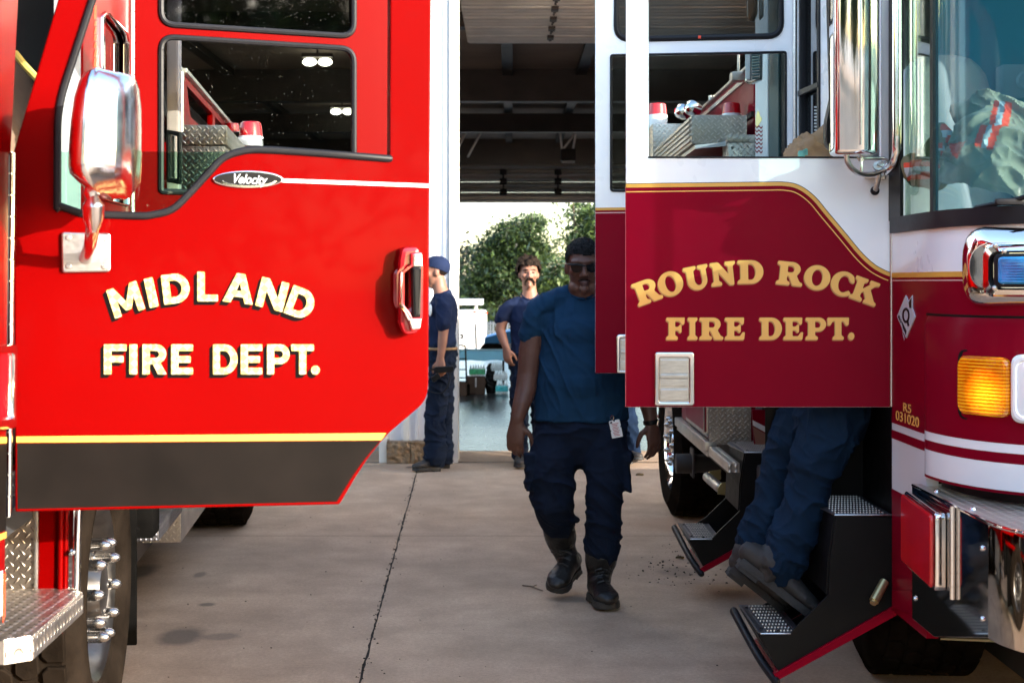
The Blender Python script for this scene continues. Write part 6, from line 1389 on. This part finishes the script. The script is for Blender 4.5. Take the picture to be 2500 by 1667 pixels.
for l in ([(1272, 905, .02, .095), (1269, 970, 0, .085), (1270, 1030, -.03, .074), (1270, 1090, 0, .070), (1270, 1113, 0, .068)], [(1314, 905, .02, .095), (1317, 970, .04, .085), (1318, 1030, .10, .074), (1319, 1085, .22, .070), (1319, 1103, .26, .068)]): m.limb([(K(x, y, d), r, r * 1.05) for x, y, d, r in l], 18)
link('trousers', m.remeshed(.011, 3, .014, 8, (1, 1, 1.5)), navy_trouser, mu)
boot(mu, K(1270, 1105, .02), K(1270, 1122, .04), V(K(1271, 0).x, 12.22, .02), V(K(1268, 0).x, 11.94, .02), leather_dusty, None, 1.05, .055, .010, False)
boot(mu, K(1319, 1096, .26), K(1320, 1112, .30), V(K(1321, 0).x, 12.50, .05), V(K(1318, 0).x, 12.24, .02), leather_dusty, None, 1.05, .055, .010, False)
# ---- the man in the cap by the pier
YC_ = 11.95
def K2(px, py, dy=0): return P(px, py, YC_ + dy)
ca = empty('person', V(K2(1065, 0).x, YC_, .003), 'man in navy cap and tee shirt standing in profile by the white pier', 'person')
M = headmat(R(-82), 0); eye = K2(1062, 663); S = 1.02; m = MB(); Q = head(m, eye, M, S)
m.limb([(Q(0, -.03, -.06), .055, .062), (K2(1074, 703), .060, .066), (K2(1079, 718), .07, .08)], 16)
m.limb([(K2(1080, 728), .07, .09), (K2(1079, 790), .10, .15), (K2(1078, 860), .10, .14)], 16)
m.limb([(K2(1082, 745, -.16), .040, .040), (K2(1083, 790, -.19), .047, .047), (K2(1083, 805, -.19), .044, .044), (K2(1080, 835, -.2), .040, .038), (K2(1076, 872, -.21), .029, .027)], 14)
m.limb([(K2(1082, 745, .16), .040, .040), (K2(1080, 800, .2), .045, .045), (K2(1060, 850, .2), .030, .030)], 14)
hand(m, K2(1075, 877, -.21), V(.02, -.12, -1), V(.1, .95, 0), V(-.9, .15, 0), 1.05, (.35, .6, .5), .2); hand(m, K2(1058, 853, .2), V(-.4, 0, -1), V(0, -1, 0), V(-.8, 0, .4), 1.05)
for a in ([(1075, 900, -.08), (1066, 1000, -.08), (1066, 1110, -.08)], [(1078, 900, .1), (1080, 1000, .1), (1082, 1105, .1)]): m.limb([(K2(*p), .055, .055) for p in a], 12)
link('body', m.remeshed(.008, 4), skin_lite, ca)
haircap(Q, M, S, ca, hair_brown, lambda x, y: .3 if y > -.0 else -.045, (.080, .100, .088), .003, 80, 2)
haircap(Q, M, S, ca, navy_shirt, lambda x, y: .026 + y * .36, (.089, .109, .094), .001, 20, 2, 'cap')
bl_m = MB()
for k in range(2): pass
br = [Q(x, .085 + .075 * (1 - (x / .072) ** 2), .047 - .05 * (x / .072) ** 2 * .6) for x in [(-.072 + .144 * t / 12) for t in range(13)]]
bk = [Q(x, .055 + .03 * (1 - (x / .072) ** 2), .052 - .05 * (x / .072) ** 2 * .6) for x in [(-.072 + .144 * t / 12) for t in range(13)]]
bl_m.rings([[a, b, b + V(0, 0, .006), a + V(0, 0, .006)] for a, b in zip(br, bk)]); bl_m.build('cap_brim', navy_shirt, ca)
g = MB().tube([Q(.082, .07, .008), Q(.083, 0, .006), Q(.080, -.012, -.006)], .003, 6).tube([Q(.03, .1, .004), Q(.066, .085, .008), Q(.082, .07, .008)], .003, 6); g.build('glasses', plastic_black, ca)
m = MB().limb([(K2(1078, 848), .122, .17), (K2(1079, 810), .122, .17), (K2(1080, 765), .125, .185), (K2(1082, 742), .11, .18), (K2(1081, 727), .085, .12), (K2(1078, 713), .070, .08)], 22, cap=False)
for sg in (-1, 1): m.limb([(K2(1082, 733, sg * .13), .06, .06), (K2(1082, 748, sg * .175), .068, .066), (K2(1082, 775, sg * .19), .064, .064), (K2(1082, 793, sg * .195), .064, .064)], 16)
link('shirt', m.remeshed(.010, 4, .011, 6), navy_shirt, ca)
MB().panel(Flat(K2(1050.5, 757, -.16), (.3, -1, 0), (0, 0, 1)), [ell(0, 0, .045, .05, 24)], -.004, .004, .001).build('chest_print', paper, ca)
m = MB().limb([(K2(1079, 844), .118, .165), (K2(1079, 880), .125, .17), (K2(1078, 905), .11, .15)], 20)
for l in ([(1078, 900, -.08, .098), (1070, 950, -.08, .092), (1063, 1010, -.08, .086), (1063, 1075, -.08, .088), (1062, 1117, -.08, .098)], [(1081, 900, .1, .098), (1082, 950, .1, .09), (1083, 1010, .1, .08), (1084, 1075, .1, .078), (1084, 1115, .1, .085)]): m.limb([(K2(x, y, d), r, r) for x, y, d, r in l], 18)
link('trousers', m.remeshed(.010, 3, .014, 7, (1, 1, 1.6)), navy_trouser, ca)
MB().tube([K2(1078, 850) + V(math.cos(a) * .127, math.sin(a) * .175, 0) for a in [2 * math.pi * k / 24 for k in range(26)]], .012, 6).build('belt', coat_brown, ca)
boot(ca, K2(1062, 1105, -.08), K2(1062, 1122, -.08), V(K2(1074, 0).x, YC_ - .08, .012), V(K2(1011, 0).x, YC_ - .16, .012), leather_dusty, None, 1.05, .06, .009, True)
boot(ca, K2(1085, 1100, .1), K2(1086, 1115, .1), V(K2(1096, 0).x, YC_ + .12, .012), V(K2(1028, 0).x, YC_ + .1, .012), leather_dusty, None, 1.05, .06, .010, False)
rd = empty('handheld_radio', K2(1080, 915, -.24), 'black two-way radio with coiled lead, held by the man in the cap', 'radio')
pr = Plane(1040, YC_ - .27, 1110, YC_ - .27)
panel('radio_case', pr, [rot(rnd([(1062, 895, 2), (1107, 894, 2), (1107, 909, 2), (1062, 911, 2)]), 1080, 902, R(-1))], -.03, .0, plastic_black, rd, .006)
panel('antenna', pr, [[(1048, 901), (1062, 899), (1062, 904), (1048, 904)]], -.02, -.008, plastic_black, rd, .003)
panel('microphone', pr, [rot(rnd([(1052, 916, 3), (1074, 914, 3), (1075, 928, 3), (1053, 931, 3)]), 1063, 922, R(-28))], -.03, .0, plastic_black, rd, .006)
MB().tube(curved_tube([pr.W(1099, 908, -.01), pr.W(1098, 925, .01), pr.W(1092, 945, .02), pr.W(1078, 959, .02), pr.W(1060, 958, .02), pr.W(1046, 952, .0)]), .005, 6).build('lead', plastic_black, rd)
# ---- a passer-by mostly hidden behind the walking man
YH_ = 12.2
def K3(px, py, dy=0): return P(px, py, YH_ + dy)
hid = empty('person', V(K3(1490, 0).x, YH_, .005), 'person in blue jeans and grey boots striding behind the walking man, only the feet showing', 'person')
m = MB(); M = headmat(R(80)); Q = head(m, K3(1498, 668), M, 1.0)
m.limb([(Q(0, -.03, -.06), .058, .062), (K3(1490, 715), .06, .065), (K3(1490, 735), .10, .14), (K3(1490, 800), .12, .15), (K3(1490, 890), .12, .14)], 16)
for sg in (-1, 1):
    m.limb([(K3(1490, 740, sg * .17), .055, .055), (K3(1490 + sg * 14, 805, sg * .2), .045, .045), (K3(1494 + sg * 26, 858, sg * .2), .03, .03)], 12); hand(m, K3(1494 + sg * 26, 862, sg * .2), V(.1 * sg, 0, -1), V(0, -sg, 0), V(1, 0, 0), 1.0)
link('body', m.remeshed(.010, 4), skin_lite, hid); haircap(Q, M, 1.0, hid, hair_brown, lambda x, y: .06 if y > .03 else -.03, (.083, .103, .092), .004, 60, 1)
m = MB().limb([(K3(1490, 865), .13, .17), (K3(1490, 800), .13, .17), (K3(1490, 750), .125, .18), (K3(1490, 722), .08, .09)], 18)
for sg in (-1, 1): m.limb([(K3(1490, 738, sg * .15), .06, .06), (K3(1490 + sg * 4, 785, sg * .19), .062, .062)], 12)
link('shirt', m.remeshed(.012, 4, .01, 6), navy_shirt, hid)
m = MB().limb([(K3(1490, 858), .12, .165), (K3(1490, 905), .12, .16)], 16)
for l in ([(1484, 905, -.08, .092), (1466, 1000, -.08, .078), (1436, 1115, -.08, .068)], [(1500, 905, .08, .092), (1528, 1000, .08, .080), (1543, 1060, .08, .072), (1546, 1108, .08, .072)]): m.limb([(K3(x, y, d), r, r) for x, y, d, r in l], 14)
link('trousers', m.remeshed(.012, 3, .012, 8), denim, hid)
boot(hid, K3(1547, 1095, .08), K3(1545, 1112, .08), V(K3(1530, 0).x, YH_ + .08, .015), V(K3(1562, 0).x, YH_ - .12, .07), leather_dusty, None, 1.0, .058, .010, False)
boot(hid, K3(1434, 1105, -.08), K3(1430, 1120, -.08), V(K3(1412, 0).x, YH_ - .08, .05), V(K3(1462, 0).x, YH_ - .2, .012), leather, None, 1.0, .058, .010, False)
# ---- the firefighter climbing into the maroon truck
YL_ = 5.36
def K4(px, py, dy=0): return P(px, py, YL_ + dy)
cl_ = empty('person', K4(1960, 1505), 'person in navy trousers and worn dark boots climbing the fold-out step into the maroon truck', 'person')
m = MB(); M = headmat(R(85), R(25)); Q = head(m, K4(2110, 610, .1), M, 1.0)
m.limb([(Q(0, -.03, -.06), .058, .062), (K4(2085, 665, .1), .07, .08), (K4(2075, 720, .1), .10, .16), (K4(2055, 830, .1), .10, .15), (K4(2035, 980, .1), .11, .15), (K4(2030, 1010, .08), .11, .14)], 18)
for sg in (-1, 1):
    m.limb([(K4(2078, 720, .1 + sg * .17), .055, .055), (K4(2110, 820, .12 + sg * .18), .045, .045), (K4(2150, 760, .15 + sg * .12), .03, .03)], 12); hand(m, K4(2152, 757, .15 + sg * .12), V(.5, 0, .8), V(.8, 0, -.4), V(0, -sg, 0), 1.0, (.5, .7, .5))
for a in ([(2040, 1000, .02), (1985, 1155, -.02), (1905, 1360, -.03)], [(1985, 1000, .18), (1902, 1165, .15), (1836, 1345, .13)]): m.limb([(K4(*p), .05, .05) for p in a], 12)
link('body', m.remeshed(.009, 4), skin_lite, cl_); haircap(Q, M, 1.0, cl_, hair_brown, lambda x, y: .06 if y > .03 else -.03, (.083, .103, .092), .004, 60, 4)
m = MB().limb([(K4(2028, 985, .08), .15, .18), (K4(2048, 870, .1), .14, .18), (K4(2070, 745, .1), .13, .19), (K4(2082, 690, .1), .08, .09)], 20)
for sg in (-1, 1): m.limb([(K4(2078, 718, .1 + sg * .15), .062, .062), (K4(2098, 785, .12 + sg * .185), .062, .062)], 14)
link('shirt', m.remeshed(.011, 4, .010, 6), navy_shirt, cl_)
m = MB().limb([(K4(2035, 960, .08), .13, .17), (K4(2020, 1030, .08), .14, .17)], 20)
m.limb([(K4(2052, 985, -.0), .118, .125), (K4(2030, 1035, -.01), .112, .12), (K4(2003, 1100, -.02), .098, .105), (K4(1980, 1160, -.03), .086, .092), (K4(1968, 1225, -.03), .088, .09), (K4(1942, 1300, -.03), .086, .09), (K4(1920, 1350, -.03), .086, .09), (K4(1902, 1380, -.03), .083, .088)], 24)
m.limb([(K4(1990, 985, .16), .11, .11), (K4(1957, 1035, .16), .098, .10), (K4(1926, 1100, .15), .088, .092), (K4(1903, 1165, .14), .082, .086), (K4(1884, 1235, .13), .078, .082), (K4(1862, 1290, .13), .078, .08), (K4(1842, 1335, .13), .076, .08)], 22)
for (x, y, d, r, tx) in ((1938, 1312, -.03, .090, -.5), (1922, 1345, -.03, .091, -.55), (1858, 1300, .13, .080, -.4)):
    m.lathe([(r * .8, -.018), (r, -.008), (r * 1.0, .008), (r * .8, .018)], K4(x, y, d), (-tx, 0, 1), 22)
link('trousers', m.remeshed(.006, 2, .013, 6.5, (.9, .9, 1.2)), navy_work, cl_)
boot(cl_, K4(1893, 1370, -.03), K4(1872, 1405, -.03), K4(1802, 1374, -.03), K4(1985, 1516, -.05), leather_dusty, V(.6, 0, .75), 1.22, .080, .006, False)
boot(cl_, K4(1838, 1348, .13), K4(1822, 1380, .13), K4(1778, 1392, .13), K4(1915, 1500, .12), leather_dusty, V(.6, 0, .75), 1.05, .075, .008, False)

# ---------------------------------------------------------------- loose dirt on the concrete
rg = random.Random(21); m = MB()
def bit(px, py, s):
    Y = CH * F / (py - HY); c = P(px, py, Y); c.z = 0; k = rg.randint(3, 5); a0 = rg.random() * 6
    lo = [c + V(math.cos(a0 + 6.283 * i / k) * s * rg.uniform(.5, 1.2), math.sin(a0 + 6.283 * i / k) * s * rg.uniform(.5, 1.4), .0015) for i in range(k)]
    hi = [c + (p - c) * .5 + V(0, 0, .001 + s * rg.uniform(.2, .6)) for p in lo]; m.rings([lo, hi])
for k in range(90): bit(rg.gauss(1640, 60), rg.gauss(1395, 22), rg.uniform(.002, .009))
for k in range(40): bit(rg.gauss(1690, 50), rg.gauss(1330, 18), rg.uniform(.002, .007))
for k in range(110): bit(rg.uniform(330, 1800), 1180 + 480 * rg.random() ** 1.3, rg.uniform(.0015, .006))
for k in range(170):
    y = 5.6 + 6.3 * rg.random(); x = jx(0, y) + rg.gauss(0, .012); py = HY + CH * F / y; bit(HX + F * x / y, py, rg.uniform(.002, .008))
o = m.build('dirt_crumbs', crumb, smooth=False); tag(o, kind='stuff'); o['label'] = 'dark crumbs of dirt scattered over the concrete'
def leaf(px, py, a, s, label):
    Y = CH * F / (py - HY); c = P(px, py, Y); c.z = .004; m = MB(); d = V(math.cos(a), math.sin(a), 0); n = V(-d.y, d.x, 0); L = []
    for t in range(9): L.append((t / 8, .28 * math.sin(math.pi * t / 8) ** .8))
    m.rings([[c + d * s * (t - .5) + n * s * w + V(0, 0, .012 * s / .08 + .3 * w * s), c + d * s * (t - .5) + V(0, 0, .002 + .006 * math.sin(t * 6)), c + d * s * (t - .5) - n * s * w + V(0, 0, .3 * w * s + .01), c + d * s * (t - .5) + V(0, 0, .0005)] for t, w in L])
    o = m.build('fallen_leaf', dry_leaf); tag(o, label, 'leaf', 'dry leaves on the concrete')
leaf(1562, 1161, .3, .07, 'dry leaf lying near the hidden person\'s boot, farthest of the leaves')
leaf(1660, 1364, .1, .05, 'small dry leaf among dirt beside the rear step')
for k, (x0, y0, x1, y1) in enumerate(((1276, 1430, 1325, 1443), (1295, 1435, 1312, 1429))):
    pass
def on_ground(px, py): Y = CH * F / (py - HY); p = P(px, py, Y); p.z = .004; return p
o = MB().tube([on_ground(1276, 1430), on_ground(1296, 1434) + V(0, 0, .004), on_ground(1325, 1443)], .0035, 6).tube([on_ground(1296, 1434), on_ground(1310, 1429)], .0022, 6).build('twig', bark); tag(o, 'thin dry twig lying by the walking man\'s raised boot', 'twig')
